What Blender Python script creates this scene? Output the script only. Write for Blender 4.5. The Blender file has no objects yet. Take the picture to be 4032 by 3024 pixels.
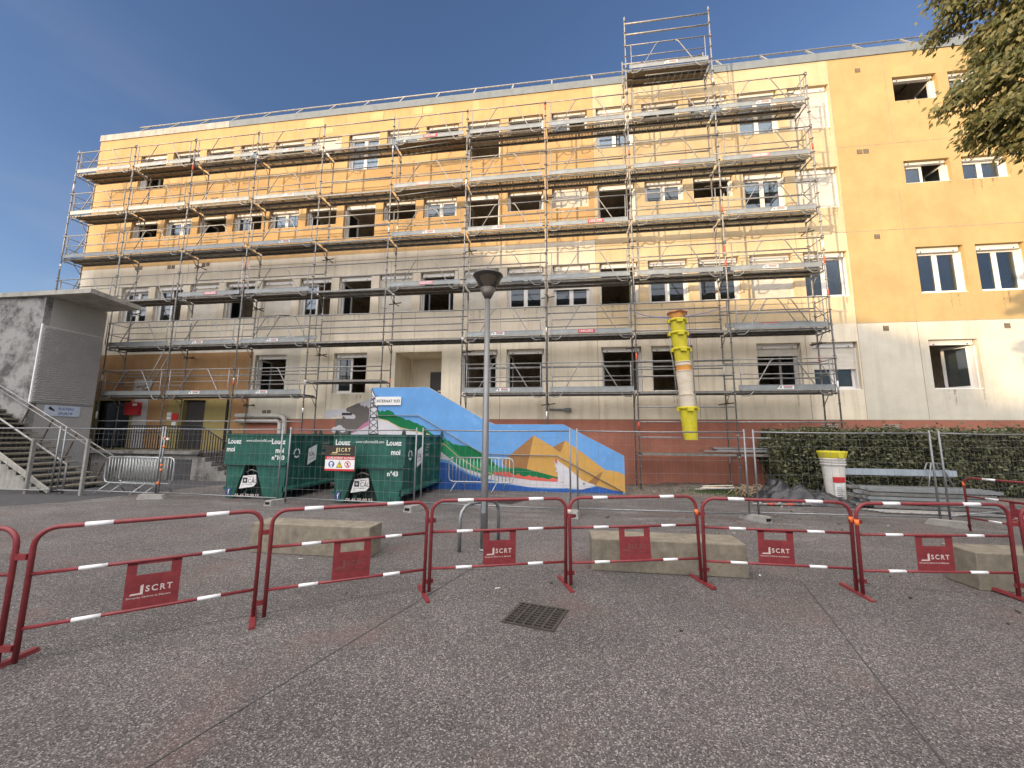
import bpy, math, random
from mathutils import Vector, Matrix
R = math.radians
D = bpy.data
scene = bpy.context.scene
COL = scene.collection
random.seed(7)

# ------------------------------------------------------------------ camera, sky, sun, exposure
cam_d = D.cameras.new("camera"); cam = D.objects.new("camera", cam_d); COL.objects.link(cam)
cam_d.sensor_width = 36.0; cam_d.lens = 36.0 * 1500 / 4032; cam_d.clip_start = 0.05; cam_d.clip_end = 3000
cx = Vector((0.99102917, 0.13346425, 0.00696302)); cy = Vector((0.0105752, -0.13024938, 0.99142487)); cz = Vector((0.13322671, -0.98245732, -0.13049234))
M = Matrix((cx, cy, cz)).transposed().to_4x4(); M.translation = Vector((21.5655, -14.0548, 1.75))
cam.matrix_world = M
scene.camera = cam

SUN_EL, SUN_AZ = 6.0, 47.0            # elevation; angle of travel from the facade normal towards +X
sd = Vector((math.sin(R(SUN_AZ)) * math.cos(R(SUN_EL)), math.cos(R(SUN_AZ)) * math.cos(R(SUN_EL)), -math.sin(R(SUN_EL))))
FILL_TOP, FILL_BACK = 15.0, 0.95
world = D.worlds.new("World"); scene.world = world; world.use_nodes = True
wn = world.node_tree
sky = wn.nodes.new("ShaderNodeTexSky"); sky.sky_type = 'NISHITA'; sky.sun_disc = False
sky.sun_elevation = R(SUN_EL); sky.sun_rotation = R(180 + SUN_AZ)
sky.altitude = 50; sky.air_density = 1.0; sky.dust_density = 0.6; sky.ozone_density = 2.0
# warm fill glow added to the unseen sky overhead and behind the viewer
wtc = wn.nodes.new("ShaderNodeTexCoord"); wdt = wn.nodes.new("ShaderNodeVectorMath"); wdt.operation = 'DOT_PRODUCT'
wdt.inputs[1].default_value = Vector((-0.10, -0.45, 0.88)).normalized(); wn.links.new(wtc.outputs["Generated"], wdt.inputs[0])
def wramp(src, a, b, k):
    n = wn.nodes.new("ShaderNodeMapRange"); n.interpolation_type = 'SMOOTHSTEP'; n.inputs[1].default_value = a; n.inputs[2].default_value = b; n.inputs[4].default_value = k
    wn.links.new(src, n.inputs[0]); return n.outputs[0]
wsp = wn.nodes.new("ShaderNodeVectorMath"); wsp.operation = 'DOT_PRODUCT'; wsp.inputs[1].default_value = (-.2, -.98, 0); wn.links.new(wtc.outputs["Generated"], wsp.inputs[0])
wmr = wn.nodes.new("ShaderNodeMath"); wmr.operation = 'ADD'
wn.links.new(wramp(wdt.outputs["Value"], .46, .9, FILL_TOP), wmr.inputs[0]); wn.links.new(wramp(wsp.outputs["Value"], .05, .7, FILL_BACK), wmr.inputs[1])
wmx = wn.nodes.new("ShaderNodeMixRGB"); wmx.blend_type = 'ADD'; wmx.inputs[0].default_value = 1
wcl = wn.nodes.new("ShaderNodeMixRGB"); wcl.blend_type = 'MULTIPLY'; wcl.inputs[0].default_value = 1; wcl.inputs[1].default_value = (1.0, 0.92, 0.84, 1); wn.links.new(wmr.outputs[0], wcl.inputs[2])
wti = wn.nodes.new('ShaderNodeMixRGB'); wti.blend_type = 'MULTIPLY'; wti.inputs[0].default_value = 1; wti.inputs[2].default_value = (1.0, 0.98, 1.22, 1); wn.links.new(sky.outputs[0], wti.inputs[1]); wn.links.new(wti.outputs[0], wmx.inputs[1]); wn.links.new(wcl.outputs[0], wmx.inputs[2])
wmp = wn.nodes.new("ShaderNodeMapping"); wmp.inputs["Scale"].default_value = (1.2, 1.2, 5.0); wn.links.new(wtc.outputs["Generated"], wmp.inputs[0])
wno = wn.nodes.new("ShaderNodeTexNoise"); wno.inputs["Scale"].default_value = 2.2; wno.inputs["Detail"].default_value = 7; wn.links.new(wmp.outputs[0], wno.inputs["Vector"])
wsz = wn.nodes.new("ShaderNodeSeparateXYZ"); wn.links.new(wtc.outputs["Generated"], wsz.inputs[0])
wlo = wn.nodes.new("ShaderNodeMapRange"); wlo.inputs[1].default_value = .75; wlo.inputs[2].default_value = .12; wlo.inputs[3].default_value = .0; wlo.inputs[4].default_value = .2; wn.links.new(wsz.outputs[2], wlo.inputs[0])
wcm = wn.nodes.new("ShaderNodeMath"); wcm.operation = 'MULTIPLY'; wn.links.new(wramp(wno.outputs[0], .45, .75, 1.0), wcm.inputs[0]); wn.links.new(wlo.outputs[0], wcm.inputs[1])
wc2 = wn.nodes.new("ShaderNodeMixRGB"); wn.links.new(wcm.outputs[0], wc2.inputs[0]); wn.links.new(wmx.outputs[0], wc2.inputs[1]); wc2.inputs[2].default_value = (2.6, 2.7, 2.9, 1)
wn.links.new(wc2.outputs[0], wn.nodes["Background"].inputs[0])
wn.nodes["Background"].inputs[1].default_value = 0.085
sl = D.lights.new("sun", 'SUN'); sl.energy = 2.05; sl.angle = R(0.5); sl.color = (1.0, 0.76, 0.48)
so = D.objects.new("sun", sl); COL.objects.link(so); so.rotation_euler = sd.to_track_quat('-Z', 'Y').to_euler()
so.location = (0, -40, 30)
scene.view_settings.view_transform = 'Standard'; scene.view_settings.look = 'None'
scene.view_settings.exposure = 1.45; scene.view_settings.gamma = 1.0
scene.cycles.max_bounces = 6; scene.cycles.transparent_max_bounces = 12
scene.cycles.use_denoising = True

# ------------------------------------------------------------------ materials
MATS = {}
def mat(name, col, rough=0.7, metal=0.0, var=0.12, scale=3.0, bump=0.0, streak=0.0, spots=None, spec=0.4, stain=None, blotch=0.0):
    if name in MATS: return MATS[name]
    m = D.materials.new(name); m.use_nodes = True; nt = m.node_tree; b = nt.nodes["Principled BSDF"]
    b.inputs["Roughness"].default_value = rough; b.inputs["Metallic"].default_value = metal
    b.inputs["Specular IOR Level"].default_value = spec
    N = nt.nodes.new; Lk = nt.links.new
    tc = N("ShaderNodeTexCoord"); src = tc.outputs["Object"]
    no = N("ShaderNodeTexNoise"); no.inputs["Scale"].default_value = scale; no.inputs["Detail"].default_value = 6; no.inputs["Roughness"].default_value = 0.65
    Lk(src, no.inputs["Vector"])
    mr = N("ShaderNodeMapRange"); mr.inputs[1].default_value = 0.3; mr.inputs[2].default_value = 0.7
    mr.inputs[3].default_value = 1 - var; mr.inputs[4].default_value = 1 + var
    Lk(no.outputs[0], mr.inputs[0])
    mul = N("ShaderNodeMixRGB"); mul.blend_type = 'MULTIPLY'; mul.inputs[0].default_value = 1
    mul.inputs[1].default_value = (*col, 1); Lk(mr.outputs[0], mul.inputs[2]); out = mul.outputs[0]
    if streak:
        mp = N("ShaderNodeMapping"); mp.inputs["Scale"].default_value = (2.2, 2.2, 0.16); Lk(src, mp.inputs[0])
        n2 = N("ShaderNodeTexNoise"); n2.inputs["Scale"].default_value = 1.6; n2.inputs["Detail"].default_value = 8; n2.inputs["Roughness"].default_value = 0.7
        Lk(mp.outputs[0], n2.inputs["Vector"])
        r2 = N("ShaderNodeMapRange"); r2.inputs[1].default_value = 0.5; r2.inputs[2].default_value = 0.78; r2.inputs[3].default_value = 0; r2.inputs[4].default_value = streak
        Lk(n2.outputs[0], r2.inputs[0])
        mx = N("ShaderNodeMixRGB"); Lk(r2.outputs[0], mx.inputs[0]); Lk(out, mx.inputs[1])
        sc = stain or (col[0] * 0.45, col[1] * 0.42, col[2] * 0.4); mx.inputs[2].default_value = (*sc, 1); out = mx.outputs[0]
    if spots:
        sc, lo, hi, amt, c2 = spots
        n3 = N("ShaderNodeTexNoise"); n3.inputs["Scale"].default_value = sc; n3.inputs["Detail"].default_value = 5; n3.inputs["Roughness"].default_value = 0.7
        Lk(src, n3.inputs["Vector"])
        r3 = N("ShaderNodeMapRange"); r3.inputs[1].default_value = lo; r3.inputs[2].default_value = hi; r3.inputs[4].default_value = amt
        Lk(n3.outputs[0], r3.inputs[0])
        mx = N("ShaderNodeMixRGB"); Lk(r3.outputs[0], mx.inputs[0]); Lk(out, mx.inputs[1]); mx.inputs[2].default_value = (*c2, 1); out = mx.outputs[0]
    Lk(out, b.inputs["Base Color"])
    if blotch:
        nB = N("ShaderNodeTexNoise"); nB.inputs["Scale"].default_value = .45; nB.inputs["Detail"].default_value = 7; nB.inputs["Roughness"].default_value = .6; Lk(src, nB.inputs["Vector"])
        rB = N("ShaderNodeMapRange"); rB.inputs[1].default_value = .35; rB.inputs[2].default_value = .65; rB.inputs[3].default_value = 1 - blotch; rB.inputs[4].default_value = 1 + blotch; Lk(nB.outputs[0], rB.inputs[0])
        mB = N("ShaderNodeMixRGB"); mB.blend_type = 'MULTIPLY'; mB.inputs[0].default_value = 1; Lk(out, mB.inputs[1]); Lk(rB.outputs[0], mB.inputs[2]); Lk(mB.outputs[0], b.inputs["Base Color"])
    if bump:
        nb = N("ShaderNodeTexNoise"); nb.inputs["Scale"].default_value = scale * 12; nb.inputs["Detail"].default_value = 4; Lk(src, nb.inputs["Vector"])
        bp = N("ShaderNodeBump"); bp.inputs["Strength"].default_value = bump; bp.inputs["Distance"].default_value = 0.02
        Lk(nb.outputs[0], bp.inputs["Height"]); Lk(bp.outputs[0], b.inputs["Normal"])
    MATS[name] = m; return m

PL = dict(blotch=.09, rough=0.9, bump=0.25, scale=1.3, spec=0.15)
m_orange = mat("orange_plaster", (0.52, 0.34, 0.16), var=0.10, streak=0.30, **PL)
m_cream = mat("cream_plaster", (0.56, 0.44, 0.27), var=0.08, streak=0.45, stain=(0.42, 0.27, 0.13), **PL)
m_yellow = mat("yellow_plaster", (0.46, 0.325, 0.15), var=0.08, streak=0.28, stain=(.36, .24, .10), **PL)
m_beige = mat("beige_plaster", (0.72, 0.64, 0.51), var=0.08, streak=0.45, **PL)
m_sand = mat("sand_plaster", (0.68, 0.54, 0.34), var=0.08, streak=0.40, **PL)
m_white = mat("white_plaster", (0.60, 0.56, 0.46), var=0.08, streak=0.35, **PL)
m_pale = mat("pale_plaster", (0.76, 0.68, 0.53), var=0.08, streak=0.6, stain=(0.36, 0.28, 0.17), **PL)
m_terra = mat("terracotta_plaster", (0.36, 0.15, 0.105), var=0.15, streak=0.35, spots=(2.2, .55, .75, .5, (0.40, 0.15, 0.06)), **PL)
m_ochre = mat("ochre_plaster", (0.34, 0.20, 0.095), var=0.12, streak=0.4, **PL)
m_olive = mat("olive_plaster", (0.31, 0.25, 0.10), var=0.10, streak=0.3, **PL)
m_patch = mat("patched_plaster", (0.56, 0.40, 0.20), var=0.15, **PL)
m_joint = mat("joint_filler", (0.34, 0.27, 0.19), rough=0.95, var=0.25)
m_concrete = mat("weathered_concrete", (0.40, 0.385, 0.34), rough=0.9, var=0.2, scale=2.5, bump=0.4, streak=0.8, stain=(0.13, 0.12, 0.11))
m_coping = mat("grey_coping", (0.19, 0.215, 0.23), rough=0.75, var=0.12, scale=3, streak=0.35)
m_pvc = mat("white_pvc", (0.72, 0.70, 0.66), rough=0.4, var=0.06, spots=(4, .6, .8, .35, (.45, .42, .37)))
m_shutter = mat("shutter_slats", (0.66, 0.62, 0.54), rough=0.55, var=0.08)
m_room = mat("room_wall", (0.62, 0.54, 0.43), rough=0.95, var=0.25)
m_black = mat("black_rubber", (0.02, 0.02, 0.02), rough=0.6)
m_door = mat("dark_door", (0.045, 0.04, 0.038), rough=0.5)
m_steel = mat("galvanised_steel", (0.27, 0.265, 0.255), rough=0.5, metal=0.45, var=0.35, scale=9, spots=(7, .66, .72, .6, (.45, .42, .38)))
m_steel2 = mat("dull_deck_steel", (0.22, 0.215, 0.20), rough=0.6, metal=0.55, var=0.3, scale=6)
m_toe = mat("grey_toe_board", (0.26, 0.275, 0.275), rough=0.55, metal=0.35, var=0.18, scale=3, spots=(5, .6, .75, .5, (.45, .44, .42)))
m_ply = mat("plywood_deck", (0.20, 0.15, 0.10), rough=0.85, var=0.25)
m_redpaint = mat("red_marking_paint", (0.55, 0.09, 0.06), rough=0.6, var=0.3, scale=12)
m_orangepaint = mat("orange_tape", (0.85, 0.20, 0.05), rough=0.6)
m_barred = mat("red_barrier_paint", (0.19, 0.030, 0.034), rough=0.38, var=0.25, scale=10, spots=(11, .62, .72, .65, (.09, .035, .03)), spec=.4)
m_barwhite = mat("white_reflective_band", (0.74, 0.74, 0.74), rough=0.45, var=0.12, spots=(16, .60, .68, .7, (.28, .22, .2)))
m_letter = mat("faded_beige_lettering", (0.55, 0.46, 0.42), rough=0.7, var=0.2)
m_bin = mat("green_skip_paint", (0.014, 0.092, 0.068), rough=0.5, var=0.4, scale=4, spots=(8, .61, .70, .6, (.16, .21, .18)), bump=.15)
m_bindark = mat("dark_green_metal", (0.010, 0.028, 0.022), rough=0.6, var=0.4, scale=6)  # darker green for the hook bay, floor, skids and net hooks
m_binwhite = mat("white_vinyl_lettering", (0.75, 0.78, 0.76), rough=0.5)
m_fence = mat("fence_steel", (0.25, 0.26, 0.265), rough=0.45, metal=0.6, var=0.2, scale=8)
m_block = mat("cast_concrete", (0.21, 0.185, 0.14), rough=0.92, var=0.28, scale=9, bump=0.5, streak=0.85, stain=(.11, .10, .08))
m_footb = mat("grey_foot_block", (0.26, 0.25, 0.23), rough=0.9, var=0.2, scale=8, bump=.3)
m_pole = mat("grey_lamp_paint", (0.20, 0.20, 0.20), rough=0.42, metal=0.4, var=0.12, scale=6)
m_lampcone = mat("brown_grey_lamp_metal", (0.13, 0.115, 0.10), rough=0.45, metal=.3)
m_rubbery = mat("yellow_chute_plastic", (0.56, 0.49, 0.02), rough=0.6, var=0.2, scale=5, spots=(5, .52, .68, .6, (.38, .31, .12)))
m_whitechute = mat("dusty_white_plastic", (0.62, 0.56, 0.45), rough=0.6, var=0.15, spots=(5, .5, .7, .6, (.6, .42, .22)))
m_orangechute = mat("orange_plastic", (0.62, 0.28, 0.06), rough=0.55, var=0.2, scale=6)
m_strap = mat("blue_strap", (0.10, 0.16, 0.42), rough=0.8)
m_purple = mat("violet_strap", (0.28, 0.12, 0.22), rough=0.8)
m_chain = mat("steel_chain", (0.35, 0.33, 0.3), rough=0.4, metal=.8)
m_grate = mat("cast_iron", (0.075, 0.066, 0.058), rough=0.6, metal=0.5, var=0.25, scale=12)
m_void = mat("dark_drain", (0.008, 0.008, 0.008), rough=1, var=0)
m_iron = mat("black_iron", (0.025, 0.025, 0.027), rough=0.5, metal=.3)
m_tarp = mat("black_tarpaulin", (0.018, 0.019, 0.022), rough=0.42, var=0.3, scale=5, spec=.6)
m_twig = mat("dry_branch_bark", (0.26, 0.19, 0.12), rough=0.9, var=0.3, scale=9)
m_soil = mat("dusty_soil", (0.15, 0.125, 0.10), rough=0.95, var=0.4, scale=7, bump=0.8, spots=(16, .6, .68, .7, (.4, .36, .3)))
m_paper = mat("white_paper", (0.72, 0.72, 0.70), rough=0.7, var=.06)
m_redsign = mat("red_sign", (0.50, 0.025, 0.03), rough=0.5, var=.05)
m_blacksign = mat("black_sign", (0.035, 0.028, 0.022), rough=0.5, var=.05)
m_gold = mat("pale_gold_lettering", (0.70, 0.58, 0.30), rough=0.6)
m_blue = mat("blue_pictogram", (0.015, 0.06, 0.35), rough=0.5)
m_ylw = mat("yellow_pictogram", (0.78, 0.55, 0.02), rough=0.5)
m_whitewall = mat("grey_white_render", (0.40, 0.385, 0.365), rough=0.85, var=0.06, scale=2)
m_panel = mat("perforated_metal_panel", (0.55, 0.54, 0.53), rough=0.45, metal=.35, var=0.06, scale=2)
m_pipe = mat("lagged_pipe", (0.50, 0.48, 0.44), rough=0.6, var=.15)
m_rust = mat("brown_rail_metal", (0.10, 0.075, 0.06), rough=0.6, metal=.3)

def ground_mat(name, base, light, dark):
    m = D.materials.new(name); m.use_nodes = True; nt = m.node_tree; b = nt.nodes["Principled BSDF"]
    N = nt.nodes.new; Lk = nt.links.new
    b.inputs["Roughness"].default_value = 0.88; b.inputs["Specular IOR Level"].default_value = 0.25
    tc = N("ShaderNodeTexCoord"); src = tc.outputs["Object"]
    v = N("ShaderNodeTexVoronoi"); v.inputs["Scale"].default_value = 120; Lk(src, v.inputs["Vector"])
    rmp = N("ShaderNodeValToRGB"); e = rmp.color_ramp.elements
    e[0].position = 0.0; e[0].color = (*dark, 1); e[1].position = 1.0; e[1].color = (*light, 1)
    e2 = rmp.color_ramp.elements.new(0.45); e2.color = (*base, 1); e3 = rmp.color_ramp.elements.new(0.78); e3.color = (*[c * 1.25 for c in base], 1)
    sep = N("ShaderNodeSeparateColor"); Lk(v.outputs["Color"], sep.inputs[0]); Lk(sep.outputs[0], rmp.inputs[0])
    n = N("ShaderNodeTexNoise"); n.inputs["Scale"].default_value = 0.55; n.inputs["Detail"].default_value = 8; n.inputs["Roughness"].default_value = 0.6; Lk(src, n.inputs["Vector"])
    mr = N("ShaderNodeMapRange"); mr.inputs[1].default_value = .3; mr.inputs[2].default_value = .7; mr.inputs[3].default_value = .76; mr.inputs[4].default_value = 1.24; Lk(n.outputs[0], mr.inputs[0])
    mu = N("ShaderNodeMixRGB"); mu.blend_type = 'MULTIPLY'; mu.inputs[0].default_value = 1; Lk(rmp.outputs[0], mu.inputs[1]); Lk(mr.outputs[0], mu.inputs[2])
    # pale dusty smears near the skips
    mp = N("ShaderNodeMapping"); mp.inputs["Scale"].default_value = (.7, 2.2, 1); Lk(src, mp.inputs[0])
    n2 = N("ShaderNodeTexNoise"); n2.inputs["Scale"].default_value = 1.4; n2.inputs["Detail"].default_value = 9; n2.inputs["Roughness"].default_value = .75; Lk(mp.outputs[0], n2.inputs["Vector"])
    r2 = N("ShaderNodeMapRange"); r2.inputs[1].default_value = .52; r2.inputs[2].default_value = .72; r2.inputs[4].default_value = .55; Lk(n2.outputs[0], r2.inputs[0])
    sx = N("ShaderNodeSeparateXYZ"); Lk(src, sx.inputs[0])
    zy = N("ShaderNodeMapRange"); zy.inputs[1].default_value = -8.2; zy.inputs[2].default_value = -5.6; Lk(sx.outputs[1], zy.inputs[0])
    mm = N("ShaderNodeMath"); mm.operation = 'MULTIPLY'; Lk(r2.outputs[0], mm.inputs[0]); Lk(zy.outputs[0], mm.inputs[1])
    mx = N("ShaderNodeMixRGB"); Lk(mm.outputs[0], mx.inputs[0]); Lk(mu.outputs[0], mx.inputs[1]); mx.inputs[2].default_value = (.30, .30, .29, 1)
    # faint reddish stains
    n4 = N("ShaderNodeTexNoise"); n4.inputs["Scale"].default_value = .9; n4.inputs["Detail"].default_value = 6; Lk(src, n4.inputs["Vector"])
    r4 = N("ShaderNodeMapRange"); r4.inputs[1].default_value = .56; r4.inputs[2].default_value = .75; r4.inputs[4].default_value = .5; Lk(n4.outputs[0], r4.inputs[0])
    m4 = N("ShaderNodeMixRGB"); Lk(r4.outputs[0], m4.inputs[0]); Lk(mx.outputs[0], m4.inputs[1]); m4.inputs[2].default_value = (.14, .085, .075, 1)
    Lk(m4.outputs[0], b.inputs["Base Color"])
    bp = N("ShaderNodeBump"); bp.inputs["Strength"].default_value = .55; bp.inputs["Distance"].default_value = .006
    Lk(v.outputs["Distance"], bp.inputs["Height"]); Lk(bp.outputs[0], b.inputs["Normal"])
    return m
m_ground = ground_mat("exposed_aggregate_asphalt", (0.092, 0.084, 0.081), (0.29, 0.27, 0.25), (0.040, 0.037, 0.037))
m_asphalt2 = mat("smooth_dark_asphalt", (0.055, 0.055, 0.057), rough=.9, var=.2, scale=5, bump=.3)

def glass_mat(name, tint, refl, transp):
    m = D.materials.new(name); m.use_nodes = True; nt = m.node_tree; N = nt.nodes.new; Lk = nt.links.new
    out = nt.nodes["Material Output"]
    t = N("ShaderNodeBsdfTransparent"); t.inputs[0].default_value = (*transp, 1)
    g = N("ShaderNodeBsdfGlossy"); g.inputs["Roughness"].default_value = .03; g.inputs[0].default_value = (*refl, 1)
    d = N("ShaderNodeBsdfDiffuse"); d.inputs[0].default_value = (*tint, 1)
    f = N("ShaderNodeFresnel"); f.inputs[0].default_value = 1.6
    mp = N("ShaderNodeMath"); mp.operation = 'MULTIPLY_ADD'; mp.inputs[1].default_value = .8; mp.inputs[2].default_value = .01; Lk(f.outputs[0], mp.inputs[0])
    m1 = N("ShaderNodeMixShader"); m1.inputs[0].default_value = .07; Lk(t.outputs[0], m1.inputs[1]); Lk(d.outputs[0], m1.inputs[2])
    m2 = N("ShaderNodeMixShader"); Lk(mp.outputs[0], m2.inputs[0]); Lk(m1.outputs[0], m2.inputs[1]); Lk(g.outputs[0], m2.inputs[2])
    Lk(m2.outputs[0], out.inputs[0]); return m
m_glass = glass_mat("window_glass", (.10, .12, .14), (.9, .95, 1), (.55, .6, .62))
m_lampglass = glass_mat("smoked_lamp_glass", (.30, .27, .22), (.9, .9, .9), (.50, .47, .42))

def leaf_mat(name, c1, c2, transl=.35):
    m = D.materials.new(name); m.use_nodes = True; nt = m.node_tree; N = nt.nodes.new; Lk = nt.links.new
    b = nt.nodes["Principled BSDF"]; out = nt.nodes["Material Output"]
    g = N("ShaderNodeNewGeometry"); mx = N("ShaderNodeMixRGB"); mx.inputs[1].default_value = (*c1, 1); mx.inputs[2].default_value = (*c2, 1)
    Lk(g.outputs["Random Per Island"], mx.inputs[0]); Lk(mx.outputs[0], b.inputs["Base Color"]); b.inputs["Roughness"].default_value = .55
    tr = N("ShaderNodeBsdfTranslucent"); Lk(mx.outputs[0], tr.inputs[0])
    ms = N("ShaderNodeMixShader"); ms.inputs[0].default_value = transl; Lk(b.outputs[0], ms.inputs[1]); Lk(tr.outputs[0], ms.inputs[2]); Lk(ms.outputs[0], out.inputs[0])
    return m
m_hedge = leaf_mat("hedge_leaves", (0.045, 0.057, 0.024), (0.20, 0.20, 0.10), .15)
m_tree = leaf_mat("tree_leaves", (0.085, 0.11, 0.04), (0.29, 0.25, 0.10), .38)
m_bark = mat("grey_bark", (0.14, 0.115, 0.09), rough=.9, var=.3, scale=8, bump=.6)
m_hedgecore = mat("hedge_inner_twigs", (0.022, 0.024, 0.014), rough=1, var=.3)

# ------------------------------------------------------------------ helpers
class MB:
    def __init__(s): s.v = []; s.f = []; s.mi = []; s.sm = []
    def face(s, pts, mi=0, sm=False):
        b = len(s.v); s.v += [tuple(p) for p in pts]; s.f.append(tuple(range(b, b + len(pts)))); s.mi.append(mi); s.sm.append(sm); return s
    def hexa(s, p, mi=0):
        b = len(s.v); s.v += [tuple(q) for q in p]
        for q in ((0, 3, 2, 1), (4, 5, 6, 7), (0, 1, 5, 4), (1, 2, 6, 5), (2, 3, 7, 6), (3, 0, 4, 7)):
            s.f.append(tuple(b + i for i in q)); s.mi.append(mi); s.sm.append(False)
        return s
    def box(s, x0, y0, z0, x1, y1, z1, mi=0):
        s.hexa([(x0, y0, z0), (x1, y0, z0), (x1, y1, z0), (x0, y1, z0), (x0, y0, z1), (x1, y0, z1), (x1, y1, z1), (x0, y1, z1)], mi); return s
    def obox(s, c, ux, uy, uz, mi=0):   # oriented box: centre, three half-axis vectors
        c = Vector(c); ux = Vector(ux); uy = Vector(uy); uz = Vector(uz)
        s.hexa([c - ux - uy - uz, c + ux - uy - uz, c + ux + uy - uz, c - ux + uy - uz, c - ux - uy + uz, c + ux - uy + uz, c + ux + uy + uz, c - ux + uy + uz], mi); return s
    def tube(s, pts, r, seg=8, mi=0, caps=True):
        pts = [Vector(p) for p in pts]; n = len(pts); rs = r if isinstance(r, (list, tuple)) else [r] * n
        rings = []; prev = None
        for i, p in enumerate(pts):
            t = (pts[min(i + 1, n - 1)] - pts[max(i - 1, 0)]).normalized()
            if prev is None:
                a = Vector((0, 0, 1)) if abs(t.z) < .9 else Vector((1, 0, 0)); u = t.cross(a).normalized()
            else:
                u = (prev - t * prev.dot(t)).normalized()
            prev = u; w = t.cross(u); b = len(s.v)
            k = 1.0
            if 0 < i < n - 1:
                c = (pts[i] - pts[i - 1]).normalized().dot(t); k = 1 / max(c, .5)
            for j in range(seg):
                a = 2 * math.pi * j / seg
                s.v.append(tuple(p + (u * math.cos(a) + w * math.sin(a)) * rs[i]))
            rings.append(b)
        for i in range(n - 1):
            for j in range(seg):
                k = (j + 1) % seg
                s.f.append((rings[i] + j, rings[i] + k, rings[i + 1] + k, rings[i + 1] + j)); s.mi.append(mi); s.sm.append(True)
        if caps:
            s.f.append(tuple(rings[0] + j for j in reversed(range(seg)))); s.mi.append(mi); s.sm.append(False)
            s.f.append(tuple(rings[-1] + j for j in range(seg))); s.mi.append(mi); s.sm.append(False)
        return s
    def lathe(s, prof, c=(0, 0, 0), seg=24, mi=0, axis=None):
        b = len(s.v); n = len(prof)
        for (r, z) in prof:
            for j in range(seg):
                a = 2 * math.pi * j / seg; p = Vector((r * math.cos(a), r * math.sin(a), z))
                if axis is not None: p = axis @ p
                s.v.append(tuple(p + Vector(c)))
        for i in range(n - 1):
            for j in range(seg):
                k = (j + 1) % seg
                s.f.append((b + i * seg + j, b + i * seg + k, b + (i + 1) * seg + k, b + (i + 1) * seg + j)); s.mi.append(mi); s.sm.append(True)
        return s
    def prism(s, poly, y0, y1, mi=0):    # polygon in XZ extruded along Y
        n = len(poly); b = len(s.v)
        for y in (y0, y1):
            for (x, z) in poly: s.v.append((x, y, z))
        s.f.append(tuple(b + i for i in range(n))); s.mi.append(mi); s.sm.append(False)
        s.f.append(tuple(b + n + i for i in reversed(range(n)))); s.mi.append(mi); s.sm.append(False)
        for i in range(n):
            k = (i + 1) % n
            s.f.append((b + i, b + n + i, b + n + k, b + k)); s.mi.append(mi); s.sm.append(False)
        return s
    def build(s, name, mats, parent=None, loc=None):
        me = D.meshes.new(name); me.from_pydata(s.v, [], s.f)
        if not isinstance(mats, (list, tuple)): mats = [mats]
        for m in mats: me.materials.append(m)
        me.polygons.foreach_set("material_index", s.mi); me.polygons.foreach_set("use_smooth", s.sm); me.update()
        return link(name, me, parent, loc)

def link(name, me, parent=None, loc=None, rot=None):
    o = D.objects.new(name, me); COL.objects.link(o)
    if parent is not None: o.parent = parent
    if loc is not None: o.location = loc
    if rot is not None: o.rotation_euler = rot
    return o
def thing(name, label, cat, loc=(0, 0, 0), rz=0, group=None):
    o = D.objects.new(name, None); COL.objects.link(o); o.empty_display_size = .2
    o.location = loc; o.rotation_euler = (0, 0, rz); return tag(o, label, cat, group)
def tag(o, label, cat, group=None):
    o['label'] = label; o['category'] = cat
    if group: o['group'] = group
    return o
def struct(o, kind='structure'): o['kind'] = kind; return o
def clone(o, parent=None):
    c = o.copy(); COL.objects.link(c)
    if parent is not None: c.parent = parent
    for ch in list(o.children): clone(ch, c)
    return c
TXT = {}
def text_mesh(s, size, extr=0.001, spacing=1.0, xs=1.0, align='LEFT', bold=0.0):
    k = (s, size, extr, spacing, xs, align, bold)
    if k in TXT: return TXT[k]
    cu = D.curves.new("t", 'FONT'); cu.body = s; cu.size = size; cu.extrude = extr; cu.space_character = spacing; cu.align_x = align; cu.resolution_u = 3; cu.offset = bold
    ob = D.objects.new("t", cu); COL.objects.link(ob)
    dg = bpy.context.evaluated_depsgraph_get(); dg.update()
    me = D.meshes.new_from_object(ob.evaluated_get(dg)); D.objects.remove(ob); D.curves.remove(cu)
    me.transform(Matrix.Diagonal((xs, 1, 1, 1)))
    TXT[k] = me; return me
def text(s, size, m, parent, loc, name="lettering", rot=(R(90), 0, 0), extr=0.001, spacing=1.0, xs=1.0, align='LEFT', bold=0.0):
    me = text_mesh(s, size, extr, spacing, xs, align, bold).copy(); me.name = name
    me.materials.clear(); me.materials.append(m)
    return link(name, me, parent, loc, rot)

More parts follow.
